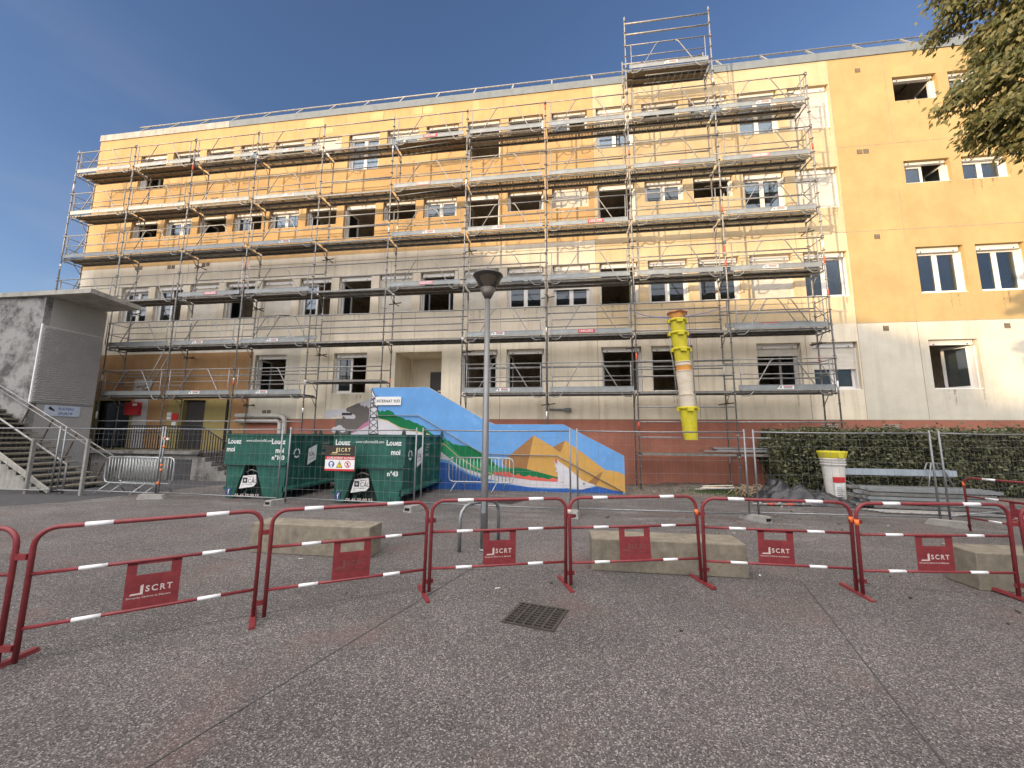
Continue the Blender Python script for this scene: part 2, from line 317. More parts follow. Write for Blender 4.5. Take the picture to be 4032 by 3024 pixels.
# ------------------------------------------------------------------ ground
mb = MB(); mb.face([(-400, -400, 0), (450, -400, 0), (450, 450, 0), (-400, 450, 0)])
struct(mb.build("ground", m_ground))
mb = MB()
mb.face([(2.0, -8.2, .004), (7.6, -7.4, .004), (9.25, -5.9, .004), (9.8, -3.8, .004), (10.3, -1.7, .004), (10.3, 0, .004), (-6, 0, .004), (-6, -8.2, .004)])
struct(mb.build("asphalt_path", m_asphalt2))
def joint(pts, w=.0048):
    mb = MB()
    for a, b in zip(pts[:-1], pts[1:]):
        a = Vector((*a, .004)); b = Vector((*b, .004)); t = (b - a).normalized(); n = Vector((-t.y, t.x, 0)) * w
        mb.face([a - n, b - n, b + n, a + n])
    return mb
mb = joint([(20.58, -8.21), (20.2, -9.4), (19.72, -10.95), (19.1, -13.0), (18.7, -14.5)])
for j in (joint([(24.41, -8.71), (24.15, -9.6), (23.63, -11.29), (23.2, -12.8), (22.8, -14.3)]), joint([(11.64, -8.29), (15, -8.8), (18.13, -9.28), (20.3, -8.95), (22.3, -8.75), (24.4, -8.71), (26.6, -8.85), (31, -9.2)], .003), joint([(16.9, -11.9), (18.4, -10.6), (20.2, -9.4)], .0025)):
    o = len(mb.v); mb.v += j.v; mb.f += [tuple(i + o for i in f) for f in j.f]; mb.mi += j.mi; mb.sm += j.sm
struct(mb.build("pavement_joints", m_asphalt2))

# soil strip at the foot of the wall
def blob_sheet(x0, x1, y0, y1, nx, ny, h, edge):
    mb = MB(); P = {}
    for i in range(nx + 1):
        for j in range(ny + 1):
            u, v = i / nx, j / ny; x = x0 + (x1 - x0) * u; y = y0 + (y1 - y0) * v
            z = .005 + h * min(1, v * 1.6) * min(1, u * 6 + .05) * min(1, (1 - u) * 12 + .2) * (.7 + .6 * random.random())
            if j == 0: z = .002; y += random.uniform(-edge, edge)
            P[i, j] = len(mb.v); mb.v.append((x, y, z))
    for i in range(nx):
        for j in range(ny):
            mb.f.append((P[i, j], P[i + 1, j], P[i + 1, j + 1], P[i, j + 1])); mb.mi.append(0); mb.sm.append(True)
    return mb
struct(blob_sheet(23.4, 37, -2.3, 0.02, 70, 14, .13, .12).build("soil_strip", m_soil), 'structure')

# ------------------------------------------------------------------ the building
C0, CP, CW = 1.78, 1.766, 1.42
def cxs(i): return C0 + CP * i
WIN = []   # (col, z0, z1, type)
def row(z0s, z0l, z1, spec):
    for i, (size, typ) in spec.items(): WIN.append((i, z0l if size == 'L' else z0s, z1, typ))
row(13.78, 13.0, 14.76, {0: ('L', 'open'), 1: ('S', 'open'), 2: ('S', 'open'), 3: ('S', 'ajar'), 4: ('S', 'open'), 5: ('S', 'shut'), 6: ('L', 'closed'), 7: ('S', 'closed'), 8: ('S', 'open'), 9: ('L', 'open'), 10: ('S', 'open'), 11: ('S', 'ajar'), 12: ('L', 'part'), 13: ('S', 'ajar'), 14: ('S', 'closed'), 15: ('L', 'closed'), 16: ('L', 'shut90'), 18: ('S', 'open'), 19: ('S', 'closed')})
row(10.56, 9.86, 11.42, {0: ('S', 'open'), 1: ('S', 'closed'), 2: ('S', 'open'), 3: ('S', 'ajar'), 4: ('S', 'closed'), 5: ('S', 'open'), 6: ('L', 'open'), 7: ('S', 'open'), 8: ('S', 'closed'), 9: ('L', 'open'), 10: ('S', 'open'), 11: ('S', 'shut'), 12: ('L', 'open'), 13: ('S', 'closed'), 14: ('S', 'open'), 15: ('L', 'closed'), 16: ('L', 'shut'), 18: ('S', 'ajar'), 19: ('S', 'closed')})
row(6.55, 6.55, 8.2, {0: ('L', 'closed'), 1: ('L', 'ajar'), 2: ('L', 'shut'), 3: ('L', 'open'), 4: ('L', 'shut90'), 5: ('L', 'ajar'), 6: ('L', 'open'), 7: ('L', 'shut'), 8: ('L', 'ajar2'), 9: ('L', 'shut'), 10: ('L', 'closed'), 11: ('L', 'part'), 12: ('L', 'open'), 13: ('L', 'closed'), 14: ('L', 'closed'), 15: ('L', 'shut'), 16: ('L', 'closed'), 18: ('L', 'closed'), 19: ('L', 'closed')})
row(3.3, 3.3, 4.95, {4: ('L', 'open'), 6: ('L', 'ajar'), 9: ('L', 'ajar2'), 10: ('L', 'open'), 12: ('L', 'open'), 13: ('L', 'open'), 15: ('L', 'part0'), 16: ('L', 'part'), 18: ('L', 'ajar2')})
HOLES = [(cxs(i), cxs(i) + CW, a, b) for (i, a, b, t) in WIN] + [(15.0, 16.9, 2.1, 4.93)]
HOLES += [(1.25, 3.1, 1.05, 3.08), (5.66, 6.72, 1.05, 3.08)]
bld = thing("apartment_building", "long four-storey building with yellow, cream and grey plaster behind the scaffolding", "building", (0, 0, 0))
xs = sorted({-0.66, 8.75, 10.9, 22.84, 31.5, 33.3, 46.0} | {h[0] for h in HOLES} | {h[1] for h in HOLES} | {3.25, 4.0, 7.9})
zs = sorted({0, 2.3, 3.1, 5.1, 5.58, 8.88, 9.15, 15.74} | {h[2] for h in HOLES} | {h[3] for h in HOLES})
WM = [m_orange, m_cream, m_yellow, m_beige, m_white, m_pale, m_terra, m_ochre, m_olive, m_sand]
def wmat(x, z):
    if z < 5.1 and x < 8.75: return 7 if z > 3.1 or x < 5.0 and x > 4.0 else (8 if x < 7.9 else 7)
    if z < 2.3: return 6
    if z < 5.58: return 4 if x < 10.9 else (5 if x < 31.5 else 4)
    if z < (9.15 if x < 22.84 else 8.88): return (3 if x < 10.9 else 3) if x < 22.84 else (9 if x < 31.5 else 2)  # left strip above the joint: shaded orange plaster, its shade put in as beige
    if x < 22.84: return 0
    if x < 31.5: return 1
    return 2
mb = MB(); RD = .30
for a, b in zip(xs[:-1], xs[1:]):
    for c, d in zip(zs[:-1], zs[1:]):
        x, z = (a + b) / 2, (c + d) / 2
        if any(h[0] < x < h[1] and h[2] < z < h[3] for h in HOLES): continue
        mb.face([(a, 0, c), (b, 0, c), (b, 0, d), (a, 0, d)], wmat(x, z))
for (x0, x1, z0, z1) in HOLES:
    rd = RD if x0 != 15.0 else 1.5
    mi = wmat(x0 - .05, (z0 + z1) / 2); mi2 = wmat((x0 + x1) / 2, z0 - .05 if z0 > 1.2 else 1.2)
    mb.face([(x0, 0, z0), (x0, 0, z1), (x0, rd, z1), (x0, rd, z0)], mi); mb.face([(x1, 0, z0), (x1, rd, z0), (x1, rd, z1), (x1, 0, z1)], mi)
    mb.face([(x0, 0, z1), (x1, 0, z1), (x1, rd, z1), (x0, rd, z1)], mi); mb.face([(x0, 0, z0), (x0, rd, z0), (x1, rd, z0), (x1, 0, z0)], mi2)
mb.box(-.66, .30, 0, -.60, 13, 15.74, 0); mb.face([(-.66, 0, 0), (-.66, .30, 0), (-.66, .30, 15.74), (-.66, 0, 15.74)], 3); mb.box(45.9, .30, 0, 46, 13, 15.74, 0); mb.box(-.6, 12.9, 0, 45.9, 13, 15.74, 0); mb.box(-.6, .30, 15.6, 45.9, 12.9, 15.73, 3)
rdp = random.Random(77)
for (i, z0, z1, t) in WIN:
    for q in range(rdp.randint(1, 4)):
        x = cxs(i) + rdp.uniform(.05, CW - .05); w = rdp.uniform(.012, .05); h = rdp.uniform(.15, .7)
        mb.face([(x - w, -.0012, z0 - .02), (x + w, -.0012, z0 - .02), (x + w * .5, -.0012, z0 - h * .6), (x + .004, -.0012, z0 - h), (x - w * .4, -.0012, z0 - h * .7)], 10)
def drip_mat():
    m = D.materials.new("dirt_run"); m.use_nodes = True; nt = m.node_tree; b = nt.nodes["Principled BSDF"]; b.inputs["Base Color"].default_value = (.16, .12, .08, 1); b.inputs["Roughness"].default_value = 1
    n = nt.nodes.new("ShaderNodeTexNoise"); n.inputs["Scale"].default_value = 9; r = nt.nodes.new("ShaderNodeMapRange"); r.inputs[1].default_value = .4; r.inputs[2].default_value = .75; r.inputs[4].default_value = .5
    tc = nt.nodes.new("ShaderNodeTexCoord"); nt.links.new(tc.outputs["Object"], n.inputs["Vector"]); nt.links.new(n.outputs[0], r.inputs[0]); nt.links.new(r.outputs[0], b.inputs["Alpha"]); return m
wall = mb.build("wall", WM + [drip_mat()], bld)
# rooms behind the openings
mb = MB()
for z in (0.98, 2.95, 5.75, 9.0, 12.3): mb.box(-.59, .31, z - .2, 45.8, 5.9, z + .03)
mb.box(-.59, 5.9, 0, 45.8, 6.0, 15.5)
for i in range(-1, 25, 2):
    x = cxs(i) - (CP - CW) / 2
    if x > -.5: mb.box(x - .04, .31, 0, x + .04, 5.88, 15.5)
for i in range(0, 25, 2):     # inner backing of the front wall piers keeps light from leaking
    pass
mb.build("interior_rooms", m_room, bld)
# entrance recess
mb = MB(); mb.box(14.95, 1.5, 2.1, 17.0, 1.56, 5.0, 0); mb.build("entrance_recess", m_beige, bld)
mb = MB(); mb.box(15.95, 1.42, 2.2, 16.85, 1.49, 4.35, 0); ed = mb.build("door", m_door, bld)
MB().box(16.3, 1.40, 3.5, 16.55, 1.415, 3.56).build("notice", m_paper, ed)
# windows
WC = {}
def sash_mb(w, h, d=.05):
    mb = MB(); f = .075
    mb.box(0, -d / 2, 0, f, d / 2, h).box(w - f, -d / 2, 0, w, d / 2, h).box(f, -d / 2, 0, w - f, d / 2, f).box(f, -d / 2, h - f, w - f, d / 2, h); return mb
def window(i, z0, z1, typ):
    H = round(z1 - z0, 2); x = cxs(i); W = CW; rot = 0
    k = ('f', H)
    hb = .17 if H > 1 else .10
    if k not in WC:
        mb = MB(); f = .06; y0, y1 = .21, .28
        mb.box(0, y0, 0, f, y1, H).box(W - f, y0, 0, W, y1, H).box(f, y0, 0, W - f, y1, f).box(f, y0, H - f, W - f, y1, H)
        mb.box(.02, .03, -.02, W - .02, .21, .03)      # sill
        mb.box(f, .11, H - hb, W - f, .205, H - .004)   # roller box
        mb.box(0, .12, .04, .045, .205, H - .2).box(W - .045, .12, .04, W, .205, H - .2)   # guide rails
        mb.tube([(.22, .108, H - hb + .03), (.22, .092, H - hb + .03)], .018, 8, 1).tube([(W - .22, .108, H - hb + .03), (W - .22, .092, H - hb + .03)], .018, 8, 1)
        o = mb.build("window", [m_pvc, m_black], bld); WC[k] = o.data; o.location = (x, 0, z0)
    else: o = link("window", WC[k], bld, (x, 0, z0))
    hs = H - .12 - (.1 if H > 1 else .04); ws = (W - .12) / 2
    def part(kind, sx, ang, flip):
        kk = (kind, H)
        if kk not in WC:
            if kind == 'sash': m = sash_mb(ws, hs); t = m.build("sash", m_pvc, o)
            else:
                m = MB().box(.075, -.006, .075, ws - .075, .006, hs - .075); t = m.build("pane", m_glass, o)
            WC[kk] = t.data
        else: t = link(kind, WC[kk], o)
        t.location = (sx, .245, .06); t.rotation_euler = (0, 0, ang + (math.pi if flip else 0)); return t
    def sash(side, ang):
        if side == 'L': part('sash', .06, ang, 0); part('pane', .06, ang, 0)
        else: part('sash', W - .06, -ang, 1); part('pane', W - .06, -ang, 1)
    def shutter(frac):
        top = H - hb; n = max(3, int((top - .04) * frac / .045)); mb = MB()
        for q in range(n):
            za = top - q * .045; zb = za - .045; zm = (za + zb) / 2
            mb.face([(.045, .158, za), (W - .045, .158, za), (W - .045, .146, zm + .008), (.045, .146, zm + .008)], 0); mb.face([(.045, .146, zm + .008), (W - .045, .146, zm + .008), (W - .045, .146, zb + .008), (.045, .146, zb + .008)], 0)
            mb.face([(.045, .146, zb + .008), (W - .045, .146, zb + .008), (W - .045, .158, zb), (.045, .158, zb)], 0)
        mb.box(.045, .14, top - n * .045 - .04, W - .045, .165, top - n * .045)
        mb.build("shutter", m_shutter, o)
    rng = random.Random(i * 31 + int(z0 * 10))
    if typ == 'closed': sash('L', 0); sash('R', 0)
    elif typ == 'open':
        sash('L', R(rng.uniform(80, 100))); sash('R', R(rng.uniform(84, 100)))
    elif typ == 'ajar': sash('L', 0); sash('R', R(85))
    elif typ == 'ajar2': sash('L', R(88)); sash('R', R(55))
    elif typ == 'shut': shutter(1.0)
    elif typ == 'shut90': shutter(.93); sash('L', 0)
    elif typ == 'part': shutter(.5 if z0 > 5 or i == 16 else .2); sash('L', 0); sash('R', 0)
    elif typ == 'part0': shutter(.17); sash('L', R(90)); sash('R', R(70))
    return o
for w in WIN: window(*w)
# doors and panels of the ochre ground floor
mb = MB(); mb.box(1.25, .2, 1.05, 1.32, .26, 3.08).box(3.03, .2, 1.05, 3.1, .26, 3.08).box(2.1, .2, 1.05, 2.17, .26, 3.08).box(1.25, .2, 3.0, 3.1, .26, 3.08)
gd = mb.build("glazed_door", m_iron, bld); MB().box(1.32, .23, 1.1, 3.03, .24, 3.0).build("pane", m_glass, gd)
MB().box(5.7, .16, 1.05, 6.68, .22, 3.05).build("door", m_door, bld)
mb = MB(); mb.box(3.3, -.03, 1.05, 3.98, -.004, 3.16); mb.build("white_panel", m_whitewall, bld)
mb = MB(); mb.box(3.16, -.03, 3.5, 4.03, -.004, 3.99); wp = mb.build("white_board", m_whitewall, bld)
MB().tube([(3.35 + .6 * t, -.05, 3.62 + .07 * math.sin(t * 6.3)) for t in [q / 10 for q in range(11)]], .03, 6).build("wooden_trim", m_twig, wp)
mb = MB(); mb.box(3.05, -.2, 2.45, 3.7, -.031, 2.98); rb = mb.build("hose_cabinet", m_redsign, bld); MB().box(3.45, -.21, 2.83, 3.66, -.202, 2.93).build("notice", m_paper, rb)
mb = MB()
for (a, b, c, d) in ((4.95, 5.15, 2.42, 2.56), (4.95, 5.15, 2.26, 2.39), (5.22, 5.42, 2.0, 2.2)): mb.box(a, -.012, c, b, -.004, d)
mb.build("notice", m_paper, bld); MB().box(5.22, -.03, 2.22, 5.5, -.004, 2.52).build("alarm_box", m_redsign, bld)
MB().box(6.8, -.02, 1.06, 7.75, -.004, 2.45).build("yellow_door", m_olive, bld)
MB().box(7.76, -.05, 1.05, 7.84, -.004, 3.1).build("door_post", m_iron, bld)
# panel joints
mb = MB()
for z in (5.58, 8.88, 12.15): mb.box(31.5 if z != 8.88 else 8.0, -.003, z - .012, 45.9, -.0005, z + .012)
mb.box(8.76, -.004, 2.285, 45.9, -.0005, 2.305)
for x in (8.63, 12.17, 13.94, 15.7, 19.23, 22.84, 26.3, 28.1, 31.5, 33.34):
    mb.box(x - .010, -.003, 15.0 if x < 22 else 12.2, x + .010, -.0005, 15.73)
for x in (5.1, 8.6, 12.15, 15.75, 19.2, 22.84, 26.3, 29.85, 31.5, 33.3):
    mb.box(x - .008, -.003, 8.25, x + .008, -.0005, 10.4 if x > 22 else 9.4); 
    if x > 9: mb.box(x - .008, -.003, 2.31, x + .008, -.0005, 6.5)
mb.build("panel_joint", m_joint, bld)
for (a, b, c, d) in ((10.2, 11.15, 15.2, 15.7), (13.3, 14.0, 15.3, 15.70), (15.2, 16.2, 15.35, 15.70), (17.9, 18.2, 15.3, 15.7), (11.1, 11.6, 14.85, 15.2)):
    n = 14; poly = [((a + b) / 2 + (b - a) / 2 * (1 if abs(math.cos(t)) > .5 else abs(math.cos(t)) * 1.8) * (1 if math.cos(t) > 0 else -1) * random.uniform(.92, 1), (c + d) / 2 + (d - c) / 2 * max(-1, min(1, 1.4 * math.sin(t))) * random.uniform(.9, 1)) for t in [2 * math.pi * (q + .5) / n for q in range(n)]]
    MB().prism(poly, -.003, -.0008).build("plaster_patch", m_patch, bld)
# coping and roof rail
mb = MB(); X = -.7; rngc = random.Random(3)
while X < 46:
    w = 3.53; a = X + .008; b = min(X + w, 46) - .008
    if X < 6: mb.box(a, -.03, 15.75, b, .32, 16.07, 0)
    else: mb.box(a, -.03, 15.75, b, .32, 16.07, 1); mb.box(b - .03, -.034, 15.745, b + .06, .33, 16.075, 1)
    X += w
mb.build("parapet_coping", [m_concrete, m_coping], bld)
for k in range(26):
    x = 1.3 + 1.66 * k
    MB().obox((x, .3, 16.45), (.03, 0, 0), (0, .27, .40), (0, -.02, .016)).build("rail_post", m_steel, bld)
MB().tube([(.7, .55, 16.85), (45.5, .55, 16.85)], .028).build("roof_rail", m_steel, bld)
MB().tube([(0.2, .32, 16.36), (9.5, .32, 16.36)], .022).build("roof_rail", m_steel, bld)
# vents
for (x, z, n) in ((4.2, 9.07, 2), (5.95, 9.1, 2), (2.5, 9.11, 2), (9.57, 2.57, 2), (4.3, 12.2, 2), (6.0, 12.2, 2), (32.36, 5.38, 1), (32.48, 15.2, 1), (32.32, 11.92, 2), (35.87, 5.36, 1), (32.44, 8.66, 1)):
    mb = MB()
    for q in range(n):
        x0 = x + q * .21 - (n - 1) * .1 - .08
        mb.box(x0, -.008, z - .09, x0 + .17, -.003, z + .08, 0)
        for t in range(4): mb.box(x0 + .015, -.014, z - .075 + t * .04, x0 + .155, -.008, z - .06 + t * .04, 1)
    mb.build("vent", [m_rust, m_joint], bld)
# pipes
mb = MB(); mb.tube([(8.42, -.22, 2.42), (10.35, -.22, 2.42), (10.52, -.22, 2.36), (10.6, -.22, 2.22), (10.6, -.22, 1.2), (10.6, -.22, .01)], .085, 12)
mb.tube([(8.42, -.2, 2.2), (10.25, -.2, 2.2), (10.38, -.2, 2.12), (10.38, -.2, .01)], .075, 12); mb.build("pipe", m_pipe, bld)
# wall lamp and camera arm
mb = MB(); mb.box(21.05, -.12, 2.62, 21.75, -.004, 2.68); mb.box(21.6, -.2, 2.58, 21.85, -.03, 2.70); mb.build("wall_light", m_coping, bld)
cc = MB().tube([(37.3, -.004, 9.6), (36.95, -.2, 9.3), (36.8, -.35, 8.95), (36.75, -.38, 8.7)], .03).build("camera_arm", m_coping, bld)
MB().lathe([(.01, .12), (.10, .1), (.13, .02), (.12, -.03)], (36.75, -.38, 8.6), 16).lathe([(.12, -.03), (.08, -.1), (.01, -.13)], (36.75, -.38, 8.6), 16, 1).build("dome_camera", [m_pvc, m_black], cc)
# grille openings in plinth
for x in (30.1, 31.9):
    mb = MB()
    for t in range(3): mb.box(x, -.03, 2.02 + t * .05, x + .5, -.004, 2.045 + t * .05)
    mb.build("plinth_grille", m_concrete, bld)

# ------------------------------------------------------------------ scaffolding
scf = thing("scaffolding", "tall galvanised steel scaffolding with planked decks standing against the yellow and grey building", "scaffolding", (0, -1.1, 0))
BAY = 3.0; DW = .72
LV = {'A': 13.18, 'B': 11.18, 'C': 9.18, 'D': 7.18, 'E': 5.18, 'F': 3.18, 'G': 1.18}
rng = random.Random(11)
def standard(x, y, z0, z1, seed):
    r = random.Random(seed); mb = MB(); mb.tube([(0, 0, 0), (0, 0, z1 - z0)], .0245, 8)
    z = .25
    while z < z1 - z0 - .05:
        mb.lathe([(.0246, -.008), (.055, -.006), (.055, .006), (.0246, .008)], (0, 0, z), 8, 0); z += .5
    for q in range(2):
        zz = r.uniform(.5, max(.6, z1 - z0 - 1)); mb.tube([(0, 0, zz), (0, 0, zz + r.uniform(.15, .35))], .0262, 8, 1 if r.random() < .3 else 2)
    if z0 < .5: mb.box(-.08, -.08, .0, .08, .08, .008)
    return mb.build("pole", [m_steel, m_redpaint, m_barwhite], scf, (x, y, z0))
for k in range(11):
    x = BAY * k
    zlow = .005; zin = .005
    if k == 5: zlow = 2.12; zin = 2.12
    if k == 6: zlow = 1.6; zin = 1.6
    if k == 7: zlow = .9; zin = .9
    if k in (0,): zlow = 6.56; zin = 6.56
    top = LV['A'] + 1.15
    if k in (8, 9): top = 17.45 - .03 * (k - 8)
    standard(x, 0, zlow, top, k)
    standard(x, DW, zin, (LV['A'] + .08) if k not in (8, 9) else 16.3, 50 + k)
# deck planks
mbp = MB(); n = 52; L0, L1 = .06, BAY - .06
for (ya, yb) in ((.025, .345), (.375, .695)):
    mbp.box(L0, ya, -.065, L1, ya + .035, 0).box(L0, yb - .035, -.065, L1, yb, 0)
    mbp.box(L0, ya + .035, -.012, L1, ya + .09, -.002).box(L0, yb - .09, -.012, L1, yb - .035, -.002)
    for q in range(n):
        xx = L0 + (L1 - L0) * q / n; mbp.box(xx, ya + .09, -.012, xx + .034, yb - .09, -.002)
    for q in range(6):
        xx = L0 + (L1 - L0) * (q + .5) / 6; mbp.box(xx, ya + .035, -.05, xx + .03, yb - .035, -.014)
deck_perf = mbp.build("deck", m_steel2, scf); deck_me = deck_perf.data; USED = [False]
mbs = MB(); mbs.box(L0, .02, -.012, L1, .70, 0, 1)
for y in (.02, .36, .66): mbs.box(L0, y, -.075, L1, y + .04, -.0125, 0)
for q in range(6):
    xx = L0 + (L1 - L0) * (q + .5) / 6; mbs.box(xx, .06, -.045, xx + .035, .36, -.013, 0); mbs.box(xx, .40, -.045, xx + .035, .66, -.013, 0)
solid_me = None
def deck(bay, z, kind='p'):
    global solid_me
    x = BAY * bay
    if kind == 'p':
        if not USED[0]: USED[0] = True; o = deck_perf; o.location = (x, 0, z)
        else: o = link("deck", deck_me, scf, (x, 0, z))
    else:
        if solid_me is None: o = mbs.build("deck", [m_steel2, m_ply], scf, (x, 0, z)); solid_me = o.data
        else: o = link("deck", solid_me, scf, (x, 0, z))
    return o
# guardrail frame
mbg = MB(); r = .0195
mbg.tube([(0, 0, 1.0), (BAY, 0, 1.0)], r, 6); mbg.tube([(.2, 0, .52), (BAY - .2, 0, .52)], r * .85, 6)
for s in (0, 1):
    X = (lambda t: t) if s == 0 else (lambda t: BAY - t)
    mbg.tube([(X(.2), 0, 1.0), (X(.2), 0, .3), (X(.2), 0, -.17)], r * .9, 6)
    mbg.tube([(X(.2), 0, -.17), (X(.40), 0, -.17), (X(.50), 0, -.10), (X(1.12), 0, .95), (X(1.22), 0, 1.0)], r * .9, 6)
    mbg.lathe([(.024, -.03), (.035, -.03), (.035, .03), (.024, .03)], (X(0), 0, 1.0), 8)
gf_me = None
def guard(bay, z, y=-.03):
    global gf_me
    if gf_me is None: o = mbg.build("guardrail_frame", m_steel, scf, (BAY * bay, y, z)); gf_me = o.data
    else: o = link("guardrail_frame", gf_me, scf, (BAY * bay, y, z))
    return o
toe_me = MB().box(.12, -.02, .005, BAY - .12, .005, .165).box(.12, -.026, .155, BAY - .12, .005, .172).build("toe_board", m_toe, scf); toe_first = [True]
mbk = MB()
mbk.face([(0, -.002, 0), (.5, -.002, 0), (.5, -.002, .115), (.11, -.002, .115)], 0)
for (a, b, c, d, mi) in ((.2, .47, .078, .1, 1), (.2, .44, .052, .066, 2), (.2, .46, .025, .039, 2)): mbk.box(a, -.004, c, b, -.0025, d, mi)
mbk.face([(.09, -.0035, .03), (.13, -.0035, .03), (.15, -.0035, .09), (.12, -.0035, .1)], 2)
mbr = MB(); mbr.box(0, -.004, 0, .55, -.001, .12, 0)
for q in range(9): mbr.box(.04 + q * .054, -.006, .068, .04 + q * .054 + (.04 if q % 4 else .02), -.0045, .098, 1)
for q in range(8): mbr.box(.05 + q * .058, -.006, .02, .05 + q * .058 + .034, -.0045, .048, 1)
stk = {}
m_faded = mat("faded_pink_sticker", (0.62, 0.25, 0.26), rough=.7, var=.2, scale=9)
def sticker(par, kind, x, z=.03):
    if kind not in stk:
        o = mbk.build("sticker", [m_paper, m_redsign, m_black], par) if kind == 'w' else mbr.build("sticker", [m_redsign if kind == 'r' else m_faded, m_paper], par); stk[kind] = o.data
    else: o = link("sticker", stk[kind], par)
    o.location = (x, -.028, z); return o
def toe(bay, z, stick=None, y=-.03):
    if toe_first[0]: o = toe_me; toe_first[0] = False
    else: o = link("toe_board", toe_me.data, scf)
    o.location = (BAY * bay, y, z)
    if stick: sticker(o, stick, rng.uniform(1.0, 1.5))
    return o
mbt = MB(); mbt.tube([(0, -.03, -.03), (0, DW + .02, -.03)], .024, 8)
mbt.tube([(0, DW, -.38), (0, DW - .28, -.05)], .014, 6)
tr_me = None
def transom(k, z):
    global tr_me
    if tr_me is None: o = mbt.build("transom", m_steel, scf, (BAY * k, 0, z - .06)); tr_me = o.data
    else: o = link("transom", tr_me, scf, (BAY * k, 0, z - .06))
led = {}
def ledger(bay, z, y, r=.0245):
    if r not in led: o = MB().tube([(0, 0, 0), (BAY * .48, 0, 0), (BAY, 0, 0)], r, 6).build("ledger_tube", m_steel, scf, (BAY * bay, y, z)); led[r] = o.data
    else: o = link("ledger_tube", led[r], scf, (BAY * bay, y, z))
    return o
# level, bays: deck kind, guard, toe sticker
plan = {
 'A': {0: ('s', 1, 'f'), 1: ('s', 1, 'w'), 2: ('p', 1, 'w'), 3: ('p', 1, 'w'), 4: ('p', 0, None), 5: ('h', 1, 'r'), 6: ('p', 1, 0), 7: ('p', 1, 0), 8: ('p', 1, 0), 9: ('p', 1, 'w')},
 'B': {0: ('s', 1, 'w'), 1: ('s', 1, 'w'), 2: ('p', 1, 'w'), 3: ('p', 1, 'w'), 4: ('p', 0, None), 5: ('h', 1, 'f'), 6: ('p', 1, 0), 7: ('p', 1, 0), 8: ('p', 1, 'f'), 9: ('p', 1, 'f')},
 'C': {0: ('s', 1, 0), 1: ('p', 1, 0), 2: ('p', 1, 0), 3: ('s', 1, 'w'), 4: ('p', 0, None), 5: ('p', 1, 'w'), 6: ('p', 1, 'w'), 7: ('p', 1, 'r'), 8: ('p', 1, 0), 9: ('p', 1, 'w')},
 'D': {0: ('s', 1, None), 1: ('s', 1, None), 2: ('s', 1, 'f'), 3: ('s', 1, 0), 4: ('p', 0, None), 5: ('s', 1, 'f'), 6: ('p', 1, 0), 7: ('p', 1, 0), 8: ('p', 1, 0), 9: ('p', 1, 'w')},
 'E': {1: ('s', 1, 0), 2: ('s', 1, 'w'), 3: ('s', 1, 'w'), 4: ('s', 0, None), 5: ('s', 0, None), 6: ('s', 1, 'w'), 7: ('s', 1, 'r'), 8: ('n', 0, None), 9: ('s', 1, 0)},
 'F': {1: ('s', 1, 0), 2: ('s', 1, 'w'), 3: ('s', 1, 'w'), 6: ('s', 1, 'w'), 7: ('s', 1, 0), 8: ('n', 0, None), 9: ('s', 1, 'w')},
}
for lv, bays in plan.items():
    z = LV[lv]
    for b, (dk, g, st) in bays.items():
        if dk == 'n': deck(b, z, 's')
        else: deck(b, z, 'p' if dk == 'p' else 's')
        if dk == 'h':     # hatch ladder folded under the trapdoor deck
            mb = MB(); x0 = BAY * b + .25; x1 = x0 + 2.0
            for y in (.12, .46): mb.tube([(x0, y, z - .22), (x1, y, z - .12)], .016, 6)
            for q in range(8): t = (q + .5) / 8; mb.tube([(x0 + (x1 - x0) * t, .12, z - .22 + .1 * t), (x0 + (x1 - x0) * t, .46, z - .22 + .1 * t)], .011, 6)
            mb.build("hatch_ladder", m_toe, scf)
        if g: guard(b, z)
        else: ledger(b, z + 1.0, -.02); ledger(b, z + .5, -.02)
        if st is not None: toe(b, z, st if st != 0 else None)
        ledger(b, z + (1.0 if (b + ord(lv)) % 3 else .85), DW).name = 'inner_rail'
        if (b + ord(lv)) % 3: ledger(b, z + .48, DW).name = 'inner_rail'
    ks = sorted({b for b in bays} | {b + 1 for b in bays})
    for k in ks: transom(k, z)
# raised deck by the entrance (bay 4)
deck(4, 3.70, 's'); transom(4, 3.72); transom(5, 3.72); ledger(4, 4.18, -.02); ledger(4, 4.14, DW)
# second inner guard seen in bays 3 and 9
for b, st in ((3, 'w'), (9, 'r')):
    guard(b, 5.42, .66); o = toe(b, 5.42, st, .66)
# top tower
deck(8, 15.18, 's'); toe(8, 15.18, 'w'); guard(8, 15.18); transom(8, 15.18); transom(9, 15.18)
for z in (16.68, 17.15): ledger(8, z, 0, .03)
ledger(8, 16.2, DW); ledger(8, 15.6, DW)
mb = MB()
for y in (.12, .46): mb.tube([(24.7, y, 15.0), (26.85, y, 14.98)], .016, 6)
for q in range(9): mb.tube([(24.85 + q * .235, .12, 15.0), (24.85 + q * .235, .46, 14.99)], .011, 6)
mb.build("hatch_ladder", m_toe, scf)
for z in (14.6, 15.1): 
    for k in (8, 9): MB().tube([(BAY * k, 0, z), (BAY * k, DW, z + .9)], .016, 6).build("end_brace", m_steel, scf)
